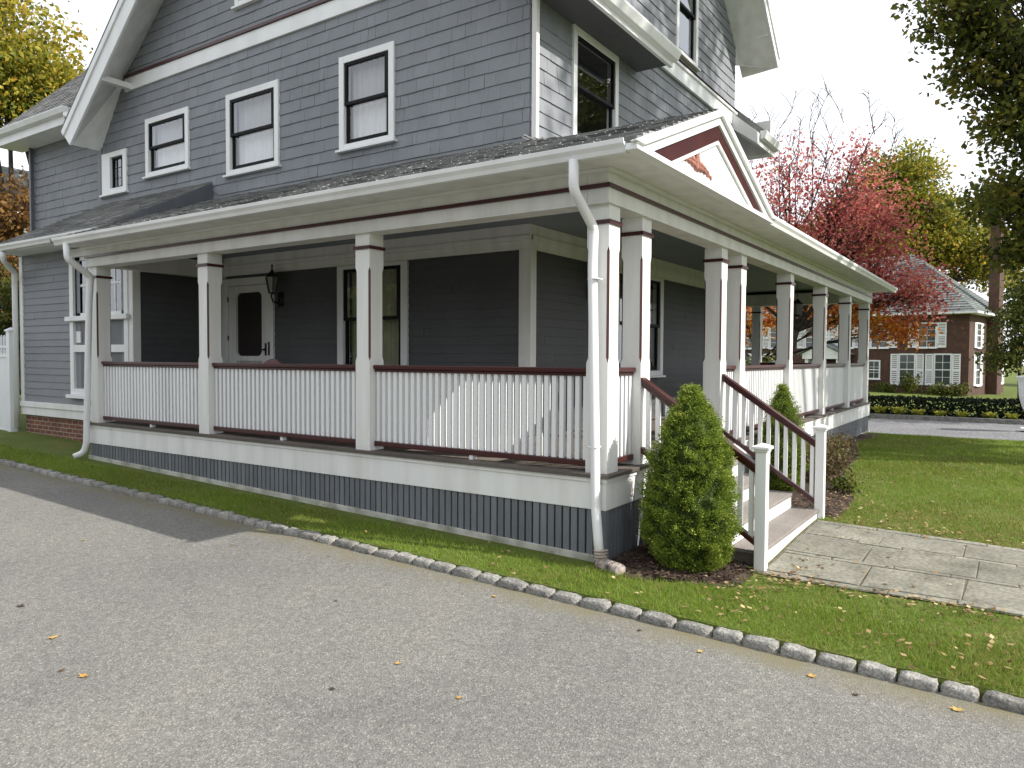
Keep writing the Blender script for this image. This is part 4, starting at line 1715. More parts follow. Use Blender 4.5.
SPRUCEM = leaf_mat("spruce_needle", [(0.0, (0.04, 0.055, 0.012)), (.35, (0.12, 0.18, 0.024)), (.7, (0.225, 0.295, 0.036)), (1, (0.36, 0.41, 0.065))], .25)
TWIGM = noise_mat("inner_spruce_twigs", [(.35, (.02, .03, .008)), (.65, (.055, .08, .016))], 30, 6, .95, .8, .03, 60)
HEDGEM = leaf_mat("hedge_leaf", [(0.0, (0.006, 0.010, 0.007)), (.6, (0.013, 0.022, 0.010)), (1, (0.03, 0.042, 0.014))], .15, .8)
HOSTAM = leaf_mat("yellow_hosta_leaf", [(0.0, (0.22, 0.26, 0.03)), (.5, (0.42, 0.44, 0.06)), (1, (0.6, 0.55, 0.12))], .3)

# ---- red maple across the road, bare twigs at the top
tree("maple_tree", (23.2, 4.6, -.30), 3.0, [
    (22.9, 4.6, 5.4, 1.9, 1.7, 1.5, 1.3), (23.6, 2.7, 5.9, 2.0, 1.9, 1.6, 1.4), (24.4, 1.3, 4.7, 1.7, 1.5, 1.2, 1.0), (24.9, .2, 3.9, 1.3, 1.0, .9, .55),
    (22.5, 5.0, 7.3, 1.7, 1.5, 1.3, .7), (23.8, 2.6, 7.5, 1.7, 1.6, 1.2, .75), (22.4, 6.6, 5.0, 1.9, 1.7, 1.6, .9), (22.6, 6.4, 7.0, 1.5, 1.5, 1.4, .6), (24.3, 1.4, 6.6, 1.2, 1.2, 1.0, .5), (22.6, 4.2, 8.7, 1.1, 1.1, .9, .22), (23.8, 2.3, 8.8, 1.0, 1.0, .8, .2)],
    21000, .066, RED, 11, .20, "red maple with bare upper twigs behind the far end of the porch", tilt=(.3, -.5), clump=.34, shell=.2, per=14,
    bare=[((23.2, 3.8, 6.5), (23.9, 2.6, 10.4), .032), ((23.0, 4.6, 6.5), (22.7, 4.6, 10.2), .032), ((23.4, 3.2, 6.5), (24.3, 1.6, 9.9), .032), ((22.9, 5.0, 6.5), (22.0, 6.0, 9.8), .032), ((23.4, 3.6, 6.5), (23.5, 3.6, 10.2), .032), ((23.6, 2.6, 6.2), (24.6, .9, 9.2), .032), ((23.2, 4.1, 6.5), (23.1, 4.0, 9.6), .032)])
# ---- orange low tree behind the porch
tree("maple_tree", (25.4, 6.0, -.35), 1.8, [(25.2, 4.2, 3.55, 1.6, 1.6, .6, 1), (24.9, 2.7, 3.3, 1.3, 1.4, .55, .8), (25.1, .9, 2.75, 1.1, 1.0, .5, .7), (25.4, 6.6, 3.3, 1.6, 1.5, 1.0, 1), (25.6, 8.2, 3.0, 1.4, 1.4, 1.1, .8)],
     6000, .08, ORANGE, 12, .14, "low orange maple seen under the porch roof between the posts", clump=.28, shell=.25, per=20)
# ---- shrub behind the porch seen between the columns
tree("leafy_shrub", (17.5, 4.3, -.2), .5, [(17.5, 4.3, .7, .8, .8, .7, 1), (17.7, 3.9, 1.2, .6, .6, .6, .7), (17.3, 4.9, 1.0, .7, .7, .7, .8)], 3500, .06, OLIVE, 13, .05,
     "green shrub beyond the porch seen between its far posts", "shrub", clump=.2, shell=.2, per=30)
# ---- green and gold tree behind the red maple
tree("shade_tree", (62, 5.0, -1), 7, [(61.5, 6.5, 14.8, 3.2, 3.0, 3.0, 1.2), (63, 3.6, 13.0, 3.2, 2.6, 2.6, 1.1), (64, 1.8, 11.2, 3.0, 2.6, 2.4, 1), (62, 4.6, 16.6, 2.4, 2.2, 1.9, .6), (61, 8.6, 12.6, 3.0, 3.0, 3.0, 1), (64.6, -.5, 9.6, 2.8, 2.6, 2.2, .8), (62, 6, 10, 4, 3.6, 2.6, 1)],
     36000, .15, YGREEN, 14, .45, "tall green and gold tree behind the red maple and the slate roof", clump=.6, shell=.3, per=30, hue_z=-.1)
# ---- big dark tree whose boughs fill the upper right
tree("oak_tree", (13.6, -7.4, -.35), 3.6, [
    (9.6, -1.92, 7.75, .9, .85, .75, 1.0), (9.95, -2.35, 6.75, .8, .8, .7, .85), (10.2, -2.75, 5.75, .75, .7, .65, .7), (11.4, -2.7, 4.75, .9, .75, .55, .6), (11.8, -2.95, 3.75, .8, .65, .5, .5),
    (9.9, -2.8, 9.0, 1.2, 1.1, .8, 1.0), (10.7, -3.6, 7.6, 1.2, 1.1, 1.1, 1.0), (10.8, -3.5, 6.1, 1.0, 1.0, .8, .8), (13.2, -2.2, 5.0, .8, .7, .45, .4), (12.6, -3.4, 4.3, .8, .7, .6, .4),
    (12.0, -5.6, 7.2, 2.2, 2.0, 2.4, 1.0), (13.6, -7.6, 9.4, 2.8, 2.6, 2.4, 1.1), (15.2, -8.8, 7.4, 2.4, 2.4, 2.0, .9), (13.2, -5.4, 10.2, 2.0, 2.0, 1.6, .7), (12.6, -9.6, 7.2, 2.2, 2.0, 2.0, .7)],
    29000, .062, DARKG, 15, .34, "large dark leafy tree whose boughs hang over the right edge", clump=.14, tilt=(-.4, 1.0), shell=.25, per=16)
# ---- its neighbour further along the road, which shades the hedge
tree("shade_tree", (25.2, -9.6, -.35), 5, [(25.2, -9.0, 7.6, 2.8, 2.8, 2.2, 1), (24.2, -7.2, 7.6, 2.0, 2.2, 1.8, .8), (26.0, -8.0, 11, 3.0, 2.8, 2.4, 1), (24.4, -9.6, 13.5, 3.0, 2.8, 2.2, 1), (27, -10.5, 14, 2.6, 2.6, 2.4, .8)], 15000, .13, OLIVE, 23, .3,
     "roadside tree beyond the right edge of the lawn", clump=.36, shell=.2, per=30)
# ---- tall tree to the south that dapples the upper front wall and the far railing
tree("shade_tree", (13.4, -14.6, -.35), 9, [(9.4, -14.0, 19.6, 1.7, 1.7, 1.2, 1), (11.6, -14.2, 20.6, 1.6, 1.6, 1.5, 1), (13.6, -14.4, 18.6, 1.8, 1.8, 1.5, 1), (11.0, -14.0, 17.6, 1.2, 1.4, .8, .6), (14.6, -14.2, 14.6, 1.7, 1.7, 1.3, 1), (16.8, -14.4, 15.2, 1.7, 1.7, 1.5, 1), (15.6, -15.0, 12.2, 1.9, 1.7, 1.0, .7), (12.6, -14.4, 22.4, 1.8, 1.8, 1.4, .8)], 7000, .13, OLIVE, 24, .38,
     "tall tree on the far side of the front lawn", clump=.34, shell=.2, per=26)
# ---- the row of trees across the driveway that the windows mirror
for q_, (tx, ty, th_) in enumerate(((-21, 24, 8.5), (-22, 15.5, 9.5), (-24, 7.5, 7.5), (-22, -1, 9), (-25, 32, 9))):
    tree("shade_tree", (tx, ty, -.2), 3, [(tx, ty, th_ * .45, 4.2, 4.4, 2.6, 1), (tx, ty + 1.2, th_ * .8, 3.0, 3.2, 2.4, .8), (tx + .5, ty - 2.4, th_ * .3, 2.6, 2.6, 2.2, .6)], 6500, .26, OLIVE, 60 + q_, .3,
         ["bushy olive tree in the row across the driveway", "tallest olive tree in the row across the driveway", "lower olive tree in the row across the driveway", "olive tree across the driveway nearest the street", "olive tree at the back end of the row across the driveway"][q_],
         clump=.7, shell=.3, per=30, group="trees across the driveway")
# ---- trees at the far left
tree("shade_tree", (11.0, 37.6, .3), 6, [(11.0, 37.6, 16.0, 3.0, 3.0, 3.0, 1.2), (11.9, 36.0, 13.9, 1.9, 1.9, 1.8, .9), (9.8, 39.5, 15.0, 3.0, 3.0, 2.4, 1.1), (10, 39, 18.5, 2.6, 2.6, 2.2, .8), (8, 41, 15, 3, 3, 3, .8)],
     26000, .125, YGREEN, 16, .4, "golden green tree rising behind the left wing of the house", clump=.55, shell=.3, per=30, hue_z=.12)
tree("plum_tree", (16.2, 43.5, .3), 6, [(15.6, 43.6, 15.6, 2.2, 2.0, 1.9, 1), (16.8, 42.4, 13.8, 2.2, 2.0, 2, 1)], 3500, .2, PLUM, 17, .3,
     "dark plum coloured tree peeking over the left wing roof", clump=.5, shell=.3)
tree("copper_tree", (8.3, 30.6, .3), 2.5, [(8.2, 30.7, 7.3, 1.5, 1.5, 1.5, 1), (8.0, 31.2, 5.0, 1.8, 1.8, 1.6, 1.2), (8.6, 29.7, 3.4, 1.5, 1.5, 1.4, 1), (7.6, 32.6, 6.4, 1.6, 1.6, 1.8, .9)],
     11000, .10, COPPERL, 18, .2, "copper brown small tree beside the left downspout beyond the fence", clump=.32, shell=.2, per=30)
tree("evergreen_shrub", (3.6, 18.6, .3), .8, [(3.6, 18.6, 1.6, .9, .9, 1.1, 1), (3.3, 19.4, 2.4, .9, .9, 1.0, 1), (3.8, 19.0, 3.2, .8, .8, .8, .8)], 4500, .07, OLIVE, 19, .08,
     "tall green shrub behind the white picket fence", "shrub", clump=.22, shell=.2, per=30)
# ---- trees around the brick house
tree("young_tree", (41.5, -2.9, -.6), 2.2, [(41.3, -2.6, 3.4, 1.1, 1.0, 1.2, 1), (41.6, -3.2, 5.0, 1.1, 1.0, 1.1, 1), (41.2, -2.1, 1.9, .9, .8, .8, .7), (42, -4.0, 3.2, 1.2, 1.2, 1.6, 1)], 6000, .10, OLIVE, 20, .1,
     "slim green tree in front of the right corner of the brick house", clump=.3, shell=.2, per=30)
tree("shade_tree", (82, -7, -1), 7, [(80, -5, 8, 4, 4, 3.4, 1), (82, -8, 12, 4, 4, 4, 1), (80, -4.2, 13.5, 2.2, 2.2, 2, .5), (78, -9, 6, 4, 4, 3.5, 1)], 7500, .3, OLIVE, 21, .4,
     "distant green tree to the right of the brick chimney", clump=.8, shell=.3, per=30)
tree("shade_tree", (66, 20, -1), 7, [(66, 20, 9, 5, 5, 4, 1), (68, 14, 10, 4, 4, 4, 1), (66, 27, 9, 5, 5, 4.5, 1), (66, 34, 9, 5, 5, 5, 1)], 10000, .3, OLIVE, 22, .4,
     "broad green tree far behind the porch", clump=.8, shell=.3, per=30)


# ---- conical dwarf spruces
def spruce(loc, h, r, seed, label, n=95000):
    global rng
    rng = np.random.default_rng(seed)
    e = empty("dwarf_spruce", loc)
    tag(e, label, "shrub", "conical spruces beside the steps")

    def prof(t):
        return r * np.interp(t, [0, .06, .15, .35, .6, .76, .87, .94, 1], [.55, .78, .93, 1.0, .83, .57, .31, .14, .01])

    def lump(th, z):
        return 1 + .05 * np.sin(3 * th + 6 * z + seed) + .05 * np.sin(5 * th - 14 * z) + .085 * np.sin(4 * th + 31 * z + seed) + .04 * np.sin(9 * th + 21 * z)
    m = MB()
    m.tube([(0, 0, -.06), (0, 0, h * .5), (0, 0, h * .93)], [.03, .022, .006], 7)
    # dense inner twig mass
    nz, nt = 26, 28
    rows = []
    for i in range(nz + 1):
        z = i / nz * .95
        row = []
        for k in range(nt):
            th = 2 * math.pi * k / nt
            R_ = float(prof(np.array(z))) * float(lump(th, z)) * .84 * (1 + rng.normal(0, .05)) + .002
            row.append((R_ * math.cos(th), R_ * math.sin(th), z * h + .01))
        rows.append(row)
    for i in range(nz):
        for k in range(nt):
            m.face([rows[i][k], rows[i][(k + 1) % nt], rows[i + 1][(k + 1) % nt], rows[i + 1][k]], 1)
    m.build("trunk", [BARK, TWIGM], e, normals=False)
    nb = 1300
    zc = rng.uniform(0, 1, nb) ** 1.25 * .985
    th = rng.uniform(0, 2 * np.pi, nb)
    R = prof(zc) * lump(th, zc) * (1 + rng.normal(0, .035, nb))
    C0 = np.stack([R * np.cos(th), R * np.sin(th), zc * h * .97 + .03], 1)
    idx = rng.integers(0, nb, n)
    out = C0 * np.array([1, 1, 0])
    out /= np.linalg.norm(out, axis=1, keepdims=True) + 1e-6
    out[:, 2] = .55
    sp_ = rng.normal(size=(n, 3)) * np.array([.019, .019, .016])
    along = rng.uniform(-.045, .035, n)[:, None]
    pos = C0[idx] + out[idx] * along + sp_
    pos[:, 2] = np.maximum(pos[:, 2], .012)
    a = out[idx] + rng.normal(size=(n, 3)) * .6
    a /= np.linalg.norm(a, axis=1, keepdims=True)
    b = np.cross(a, rand_unit(n))
    b /= np.linalg.norm(b, axis=1, keepdims=True) + 1e-9
    s = rng.uniform(.007, .0145, n)[:, None]
    q = np.stack([pos - a * s, pos + b * s * .34, pos + a * s, pos - b * s * .34], 1)
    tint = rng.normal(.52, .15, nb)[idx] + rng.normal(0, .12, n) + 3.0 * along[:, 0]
    quads_object("crown", q, tint, SPRUCEM, e)
    return e


spruce((.36, -.60, G(.36, -.6) + .01), 1.55, .345, 31, "bright green conical spruce in front of the near stair rail")
spruce((4.28, -.34, G(4.28, -.34) + .01), 1.40, .27, 32, "smaller conical spruce half hidden behind the far stair rail", 36000)

# brown-leaved shrub by the far newel
tree("barberry_shrub", (5.4, -.72, -.06), .15, [(5.3, -.62, .18, .42, .28, .24, 1), (5.9, -.52, .26, .45, .26, .26, 1), (6.6, -.45, .24, .5, .26, .24, 1), (7.3, -.4, .2, .5, .24, .2, .9)], 5600, .024, BARB, 33, .02,
     "low brown and green shrub beyond the far newel post", "shrub", clump=.08, shell=.2, per=26)
tree("green_perennial", (4.75, -1.02, -.09), .08, [(4.75, -1.0, .03, .2, .14, .07, 1)], 260, .03, OLIVE, 34, .012,
     "small green leafy plant in the mulch by the steps", "plant", clump=.05, shell=.1, per=20)

# ---- hedge and hostas across the road
rng = np.random.default_rng(41)
e = empty("hedge", (22.4, 1.0, -.25))
tag(e, "long low dark clipped hedge along the far side of the road", "hedge")
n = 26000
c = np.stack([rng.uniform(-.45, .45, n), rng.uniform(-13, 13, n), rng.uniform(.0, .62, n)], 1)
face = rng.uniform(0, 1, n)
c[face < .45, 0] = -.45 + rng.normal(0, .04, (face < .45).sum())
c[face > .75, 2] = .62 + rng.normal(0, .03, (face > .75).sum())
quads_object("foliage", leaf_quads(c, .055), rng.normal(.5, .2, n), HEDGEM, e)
m = MB()
for k in range(40):
    yy = -12.6 + 25 * k / 39
    for q in range(3):
        m.tube([(0, yy, -.05), (random.uniform(-.25, .25), yy + random.uniform(-.2, .2), .5)], [.02, .008], 5, cap=False)
m.build("stems", BARK, e, normals=False)
hq = None
proto = None
for k in range(16):
    yy = -5.2 + k * .62 + random.uniform(-.08, .08)
    loc = (21.52 + random.uniform(-.04, .04), yy, -.17)
    if proto is None:
        h = empty("hosta_plant", loc)
        q = []
        t = []
        for j in range(46):
            an = random.uniform(0, 2 * math.pi)
            ln = random.uniform(.10, .22)
            dx, dy = math.cos(an), math.sin(an)
            p0 = np.array([dx * .03, dy * .03, .02])
            p2 = np.array([dx * ln, dy * ln, random.uniform(.06, .22)])
            pm = (p0 + p2) / 2 + np.array([0, 0, .05])
            sd = np.array([-dy, dx, 0]) * random.uniform(.03, .05)
            q.append([p0, pm + sd, p2, pm - sd])
            t.append(random.random())
        c = quads_object("leaves", np.array(q), np.array(t), HOSTAM, h)
        proto = (h, c)
    else:
        h = proto[0].copy()
        COL.objects.link(h)
        c = proto[1].copy()
        COL.objects.link(c)
        c.parent = h
        h.location = loc
        sc_ = random.uniform(1.1, 1.6)
        h.scale = (sc_, sc_, sc_)
        h.rotation_euler = (0, 0, random.uniform(0, 6))
    tag(h, "small yellow green hosta in the row along the foot of the dark hedge", "plant", "hostas in front of the hedge")

# ================================================================== brick house across the road
bh_ = empty("brick_house", (48.1, -.28, -.62), RAD(-10))
tag(bh_, "red brick house with white shutters and a grey slate hip roof", "house")
H_E = 5.12
m = MB()
m.box(0, 9.6, 0, 19, -.2, H_E)
m.build("wall", BRICK2, bh_)
m = MB()
ov = .45
A = [(-ov, -ov, H_E + .1), (9.6 + ov, -ov, H_E + .1), (9.6 + ov, 19 + ov, H_E + .1), (-ov, 19 + ov, H_E + .1)]
r0, r1 = (4.8, 4.6, 9.6), (4.8, 15, 9.6)


def slates(mb, a, b, c, d, rows=26):
    """Courses of slate on the plane a-b (eave) / d-c (ridge)."""
    a, b, c, d = map(Vector, (a, b, c, d))
    for i in range(rows):
        t0, t1 = i / rows, (i + 1) / rows
        p, q = a.lerp(d, t0), b.lerp(c, t0)
        p1, q1 = a.lerp(d, t1), b.lerp(c, t1)
        n = (b - a).cross(d - a).normalized()
        if n.z < 0:
            n = -n
        k = max(1, int((q - p).length / .9))
        for j in range(k):
            f0, f1 = j / k, (j + 1) / k
            mb.face([p.lerp(q, f0) + n * .035, p.lerp(q, f1) + n * .035, p1.lerp(q1, f1) + n * .005, p1.lerp(q1, f0) + n * .005], 0, random.uniform(.75, 1.2))
            mb.face([p.lerp(q, f0) + n * .035, p.lerp(q, f1) + n * .035, p.lerp(q, f1), p.lerp(q, f0)], 0, .5)


slates(m, A[3], A[0], r0, r1)
slates(m, A[0], A[1], r0, r0)
slates(m, A[1], A[2], r1, r0)
slates(m, A[2], A[3], r1, r1)
m.build("roof", SLATE, bh_, normals=False)
m = MB()
m.box(-ov, 9.6 + ov, -ov, -.001, H_E - .02, H_E + .09)
m.box(-ov, -.001, 0, 19 + ov, H_E - .02, H_E + .09)
m.box(-ov - .1, -ov - .001, -ov - .1, 19 + ov, H_E + .01, H_E + .12)
m.box(-ov, 9.6 + ov, -ov - .1, -ov - .001, H_E + .01, H_E + .12)
m.build("cornice", WHITE, bh_)
m = MB()
m.box(4.5, 5.7, -.62, -.02, -.2, 13.2)
m.box(4.42, 5.78, -.70, .06, 13.2, 13.5)
m.build("chimney", BRICK2, bh_)


def bwin(P, u, z0, z1, wd=.95, shut=.5, grid=(2, 4)):
    m = MB()

    def bx(mb, u0, u1, v0, v1, n0, n1):
        mb.box(u0, u1, v0, v1, n0, n1, M=P)
    a, b = u - wd / 2, u + wd / 2
    bx(m, a - .09, a, z0 - .05, z1 + .09, -.02, .05)
    bx(m, b, b + .09, z0 - .05, z1 + .09, -.02, .05)
    bx(m, a, b, z1, z1 + .09, -.02, .05)
    bx(m, a - .14, b + .14, z0 - .12, z0 - .051, -.02, .12)
    bx(m, a, b, z0 - .05, z0, -.02, .05)
    bx(m, a, b, (z0 + z1) / 2 - .03, (z0 + z1) / 2 + .03, .0, .035)
    for k in range(1, grid[0]):
        q = a + (b - a) * k / grid[0]
        bx(m, q - .014, q + .014, z0, z1, .0, .03)
    for k in range(1, grid[1]):
        if k * 2 == grid[1]:
            continue
        q = z0 + (z1 - z0) * k / grid[1]
        bx(m, a, b, q - .012, q + .012, .0, .028)
    w = m.build("window", WHITE, bh_)
    g = MB()
    g.face([P(a, z0, .01), P(b, z0, .01), P(b, z1, .01), P(a, z1, .01)])
    g.build("pane", GLASS_DIM2, w)
    if shut:
        for s0 in (a - .11 - shut, b + .11):
            s = MB()
            bx(s, s0, s0 + .07, z0 - .06, z1 + .07, .002, .06)
            bx(s, s0 + shut - .07, s0 + shut, z0 - .06, z1 + .07, .002, .06)
            for v0, v1 in ((z0 - .06, z0 + .04), ((z0 + z1) / 2 - .05, (z0 + z1) / 2 + .05), (z1 - .03, z1 + .07)):
                bx(s, s0 + .07, s0 + shut - .07, v0, v1, .002, .058)
            nl = 14
            for k in range(nl):
                v = z0 + .04 + (z1 - z0 - .08) * k / nl
                bx(s, s0 + .07, s0 + shut - .07, v, v + (z1 - z0) / nl * .6, .006, .04)
            s.build("shutter", WHITE, w)


GLASS_DIM2 = paint("dark_distant_glass", (0.04, 0.05, 0.055), 0.08, .1, 1, 0, spec=.8)


def PBF(u, v, n):
    return (-n, u, v)


def PBS(u, v, n):
    return (u, -n, v)


for u in (1.42, 3.48):
    bwin(PBF, u, .72, 2.58, .84, .46)
bwin(PBF, 2.35, 3.1, 4.55, .95, .52)
bwin(PBF, 5.5, 1.05, 2.15, .62, 0, (2, 3))
for u in (5.2, 7.4, 9.6, 12.2, 14.6, 17):
    bwin(PBF, u, 3.1, 4.55, .95, .52)
for u in (12.4, 14.8):
    bwin(PBF, u, .72, 2.58, 1.0, .52)
for u in (2.2, 8.4):
    bwin(PBS, u, .72, 2.58, 1.0, .52)
    bwin(PBS, u, 3.1, 4.55, .95, .52)
# entrance portico
m = MB()
m.box(-1.5, -.02, 7.2, 7.42, 0, 2.3)
m.box(-1.5, -.02, 9.3, 9.52, 0, 2.3)
m.box(-1.6, -.02, 7.05, 9.67, 2.301, 2.6)
m.prism([(-1.62, 6.95, 2.601), (-1.62, 9.77, 2.601), (-1.62, 8.36, 3.30)], (1.6, 0, 0))
pt = m.build("portico", WHITE, bh_)
m = MB()
for s_ in (-1, 1):
    m.prism([(-1.78, 8.36, 3.36), (-1.78, 8.36 + s_ * 1.6, 2.58), (-1.78, 8.36 + s_ * 1.6, 2.63), (-1.78, 8.36, 3.42)], (1.76, 0, 0))
m.build("roof", SLATE, pt)
m = MB()
m.box(-.06, -.012, 7.9, 8.85, 0, 2.1)
m.build("door", BURG, pt)
# foundation shrubs
for k, (u, r_) in enumerate(((1.2, .55), (2.9, .5), (4.5, .6), (.2, .5), (6.4, .55))):
    p = bh_.matrix_basis @ Vector((-1.2, u, 0))
    M4 = Matrix.Translation((48.1, -.28, -.62)) @ Matrix.Rotation(RAD(-10), 4, "Z")
    p = M4 @ Vector((-1.3, u, 0))
    lab = ["rounded green shrub under the paired brick house windows", "dark spiky shrub between the paired brick house windows", "wide green shrub left of the paired brick house windows", "low shrub at the corner of the brick house", "green shrub under the small square brick house window"][k]
    tree("foundation_shrub", tuple(p), .2, [(p.x, p.y, p.z + .38 + (.35 if k == 1 else 0), r_, r_, .42 + (.35 if k == 1 else 0), 1)], 900, .07, OLIVE if k != 1 else DARKG, 50 + k, .04, lab, "shrub", clump=.14, shell=.3, per=20)

# ---- white urn planter at the right edge
e = empty("garden_urn", (18.6, -3.16, -.22))
tag(e, "white garden urn on a pedestal at the right edge beyond the lawn", "planter")
m = MB()
m.box(-.24, .24, -.24, .24, 0, .06)
m.lathe([(.16, .061), (.10, .12), (.09, .40), (.12, .46), (.22, .60), (.30, .90), (.33, 1.30), (.37, 1.42), (.36, 1.45), (.30, 1.45), (.28, 1.38)], sides=24)
m.build("bowl", WHITE, e, smooth_=False)
rng = np.random.default_rng(77)
quads_object("foliage", leaf_quads(np.stack([rng.normal(0, .13, 200), rng.normal(0, .13, 200), 1.45 + abs(rng.normal(0, .12, 200))], 1), .05), rng.uniform(0, 1, 200), OLIVE, e)

# ================================================================== left fence, stone, neighbour house
f = empty("picket_fence", (.66, 12.5, .22))
tag(f, "white vinyl privacy fence with a short picket top at the left edge", "fence")


def fence_post(y):
    m = MB()
    m.box(-.065, .065, y - .065, y + .065, -.1, 1.86)
    m.box(-.085, .085, y - .085, y + .085, 1.861, 1.89)
    m.add([(-.08, y - .08, 1.891), (.08, y - .08, 1.891), (.08, y + .08, 1.891), (-.08, y + .08, 1.891), (0, y, 1.94)], [(0, 1, 4), (1, 2, 4), (2, 3, 4), (3, 0, 4)])
    m.build("post", VINYL, f, .004)


for y in (.10, 2.0, 3.9):
    fence_post(y)
for y in (.10, 2.0):
    m = MB()
    for k in range(12):
        m.box(-.015, .015, y + .066 + .1473 * k, y + .066 + .1473 * k + .1455, .04, 1.38)
    m.box(-.03, .03, y + .066, y + 1.834, 1.381, 1.45)
    m.box(-.03, .03, y + .066, y + 1.834, .0, .039)
    m.build("panel", VINYL, f, .003)
    m = MB()
    for k in range(14):
        q = y + .13 + k * .124
        m.box(-.012, .012, q, q + .05, 1.451, 1.76)
        m.prism([(-.012, q, 1.761), (-.012, q + .05, 1.761), (-.012, q + .025, 1.80)], (.024, 0, 0))
    m.box(-.02, -.0121, y + .066, y + 1.834, 1.56, 1.60)
    m.build("pickets", VINYL, f)

o = bpy.data.objects.new("field_stone", stone_mesh(99, .24))
COL.objects.link(o)
o.location = (.30, 8.78, .17)
o.rotation_euler = (.2, .4, .7)
o.scale = (1.6, 1, 1.1)
tag(o, "tan field stone in the grass by the left downspout", "stone")

nh = empty("neighbour_house", (14.6, 44.6, -1.0))
tag(nh, "pale house with a grey roof and white gable trim glimpsed at far left", "house")
m = MB()
m.box(0, 8, -1.2, 8, 0, 9.5)
m.prism([(0, -1.2, 9.5), (0, 8, 9.5), (0, 3.4, 13.6)], (8, 0, 0))
m.build("wall", paint("cream_siding", (.55, .54, .48), .7, .06, 2, 0), nh)
m = MB()
for s_ in (-1, 1):
    m.prism([(-.5, 3.4, 13.8), (-.5, 3.4 + s_ * 5.4, 9.0), (-.5, 3.4 + s_ * 5.4, 9.15), (-.5, 3.4, 14.0)], (9, 0, 0))
m.build("roof", SLATE, nh)
m = MB()
for s_ in (-1, 1):
    m.prism([(-.56, 3.4, 13.95), (-.56, 3.4 + s_ * 5.4, 9.12), (-.56, 3.4 + s_ * 5.4, 8.6), (-.56, 3.4, 13.35)], (.06, 0, 0))
m.build("bargeboard", WHITE, nh)
m = MB()
m.box(-.04, -.002, 1.2, 2.2, 6.6, 8.2)
m.build("window", GLASS_DIM2, nh)

# ================================================================== grass, leaf litter, mulch chips
rng = np.random.default_rng(5)
Gv = np.vectorize(G)


def in_bed(x, y):
    b1 = (x > -.2) & (x < .82) & (y > -1.0 + .55 * np.clip((.15 - x) / .37, 0, 1))
    b2 = (x > 3.08) & (x < 12.6) & (y > -1.10 + .14 * np.sin(x * 1.3) + .75 * np.clip((x - 4.5) / 4.5, 0, 1) ** 1.3)
    pth = (x > .69) & (x < 2.87) & (y < -1.06)
    stp = (x > .74) & (x < 3.1) & (y >= -1.10)
    hse = (x > -.03) & (y > -.03)
    return b1 | b2 | pth | stp | hse


def blades(n, x0, x1, y0, y1, hgt, wid):
    x = rng.uniform(x0, x1, n)
    y = rng.uniform(y0, y1, n)
    worn = np.sin(x * 2.1 + 2 * np.sin(y * 1.7 + .5)) * np.sin(y * 2.9 + 1.7 * np.sin(x * 1.3))
    thin = np.exp(-((x - 1.8) / 2.2) ** 2 - ((y + 1.7) / 1.3) ** 2)
    ok = ~in_bed(x, y) & (rng.uniform(0, 1, n) > np.clip(.75 * (worn - .35) + .55 * thin, 0, .85))
    x, y = x[ok], y[ok]
    n = len(x)
    z = Gv(x, y)
    an = rng.uniform(0, 2 * np.pi, n)
    # tufts and thin spots
    pn = np.sin(x * 3.1 + 1.3 * np.sin(y * 2.3)) * np.sin(y * 2.7 + 1.1 * np.sin(x * 1.9))
    h = hgt * rng.uniform(.45, 1.25, n) * (1 + .3 * pn)
    w = wid * rng.uniform(.7, 1.3, n)
    lean = rng.normal(0, .55, (n, 2)) * h[:, None]
    p = np.stack([x, y, z - .004], 1)
    dx = np.stack([np.cos(an) * w, np.sin(an) * w, np.zeros(n)], 1)
    tip = p + np.stack([lean[:, 0], lean[:, 1], h], 1)
    q = np.stack([p - dx, p + dx, tip], 1)
    dry = np.clip(.5 * np.sin(x * .8 + 2 * np.sin(y * .7)) * np.sin(y * 1.3 + x * .5), -.3, .3)
    near = np.exp(-((x - 1.8) / 2.4) ** 2 - ((y + 1.6) / 1.2) ** 2) * .34
    t = .56 + dry * .55 - near + rng.normal(0, .2, n)
    t[rng.uniform(0, 1, n) < .07] = .03
    return q, t


parts_ = [blades(26000, KX + .13, 0.0, -3.6, 2.2, .042, .0028), blades(26000, KX + .12, 0.0, 2.2, 8.7, .045, .0036), blades(20000, KX + .12, .8, 8.6, 14, .05, .005),
          blades(26000, -.79, .75, -4.2, -.05, .04, .0028), blades(60000, 2.85, 8, -5, -.6, .04, .0045), blades(52000, 7, 14.6, -5, 0, .045, .007)]
o = quads_object("grass", np.concatenate([p[0] for p in parts_]), np.concatenate([p[1] for p in parts_]), GRASSM)
tag(o, kind="stuff", label="short green lawn grass with dry patches", cat="grass")


def scatter(name, pts, size, mat, label, cat, lift=.012, seed=1):
    n = len(pts)
    z = Gv(pts[:, 0], pts[:, 1]) + lift
    c = np.stack([pts[:, 0], pts[:, 1], z + rng.uniform(0, .03, n)], 1)
    q = leaf_quads(c, size, asp=.7, up=4.0)
    # flatten towards the ground
    q[:, :, 2] = c[:, None, 2] + (q[:, :, 2] - c[:, None, 2]) * .45
    o = quads_object(name, q, rng.uniform(0, 1, n), mat)
    return tag(o, label, cat, kind="stuff")


def blob(n, x, y, sx, sy):
    return np.stack([rng.normal(x, sx, n), rng.normal(y, sy, n)], 1)


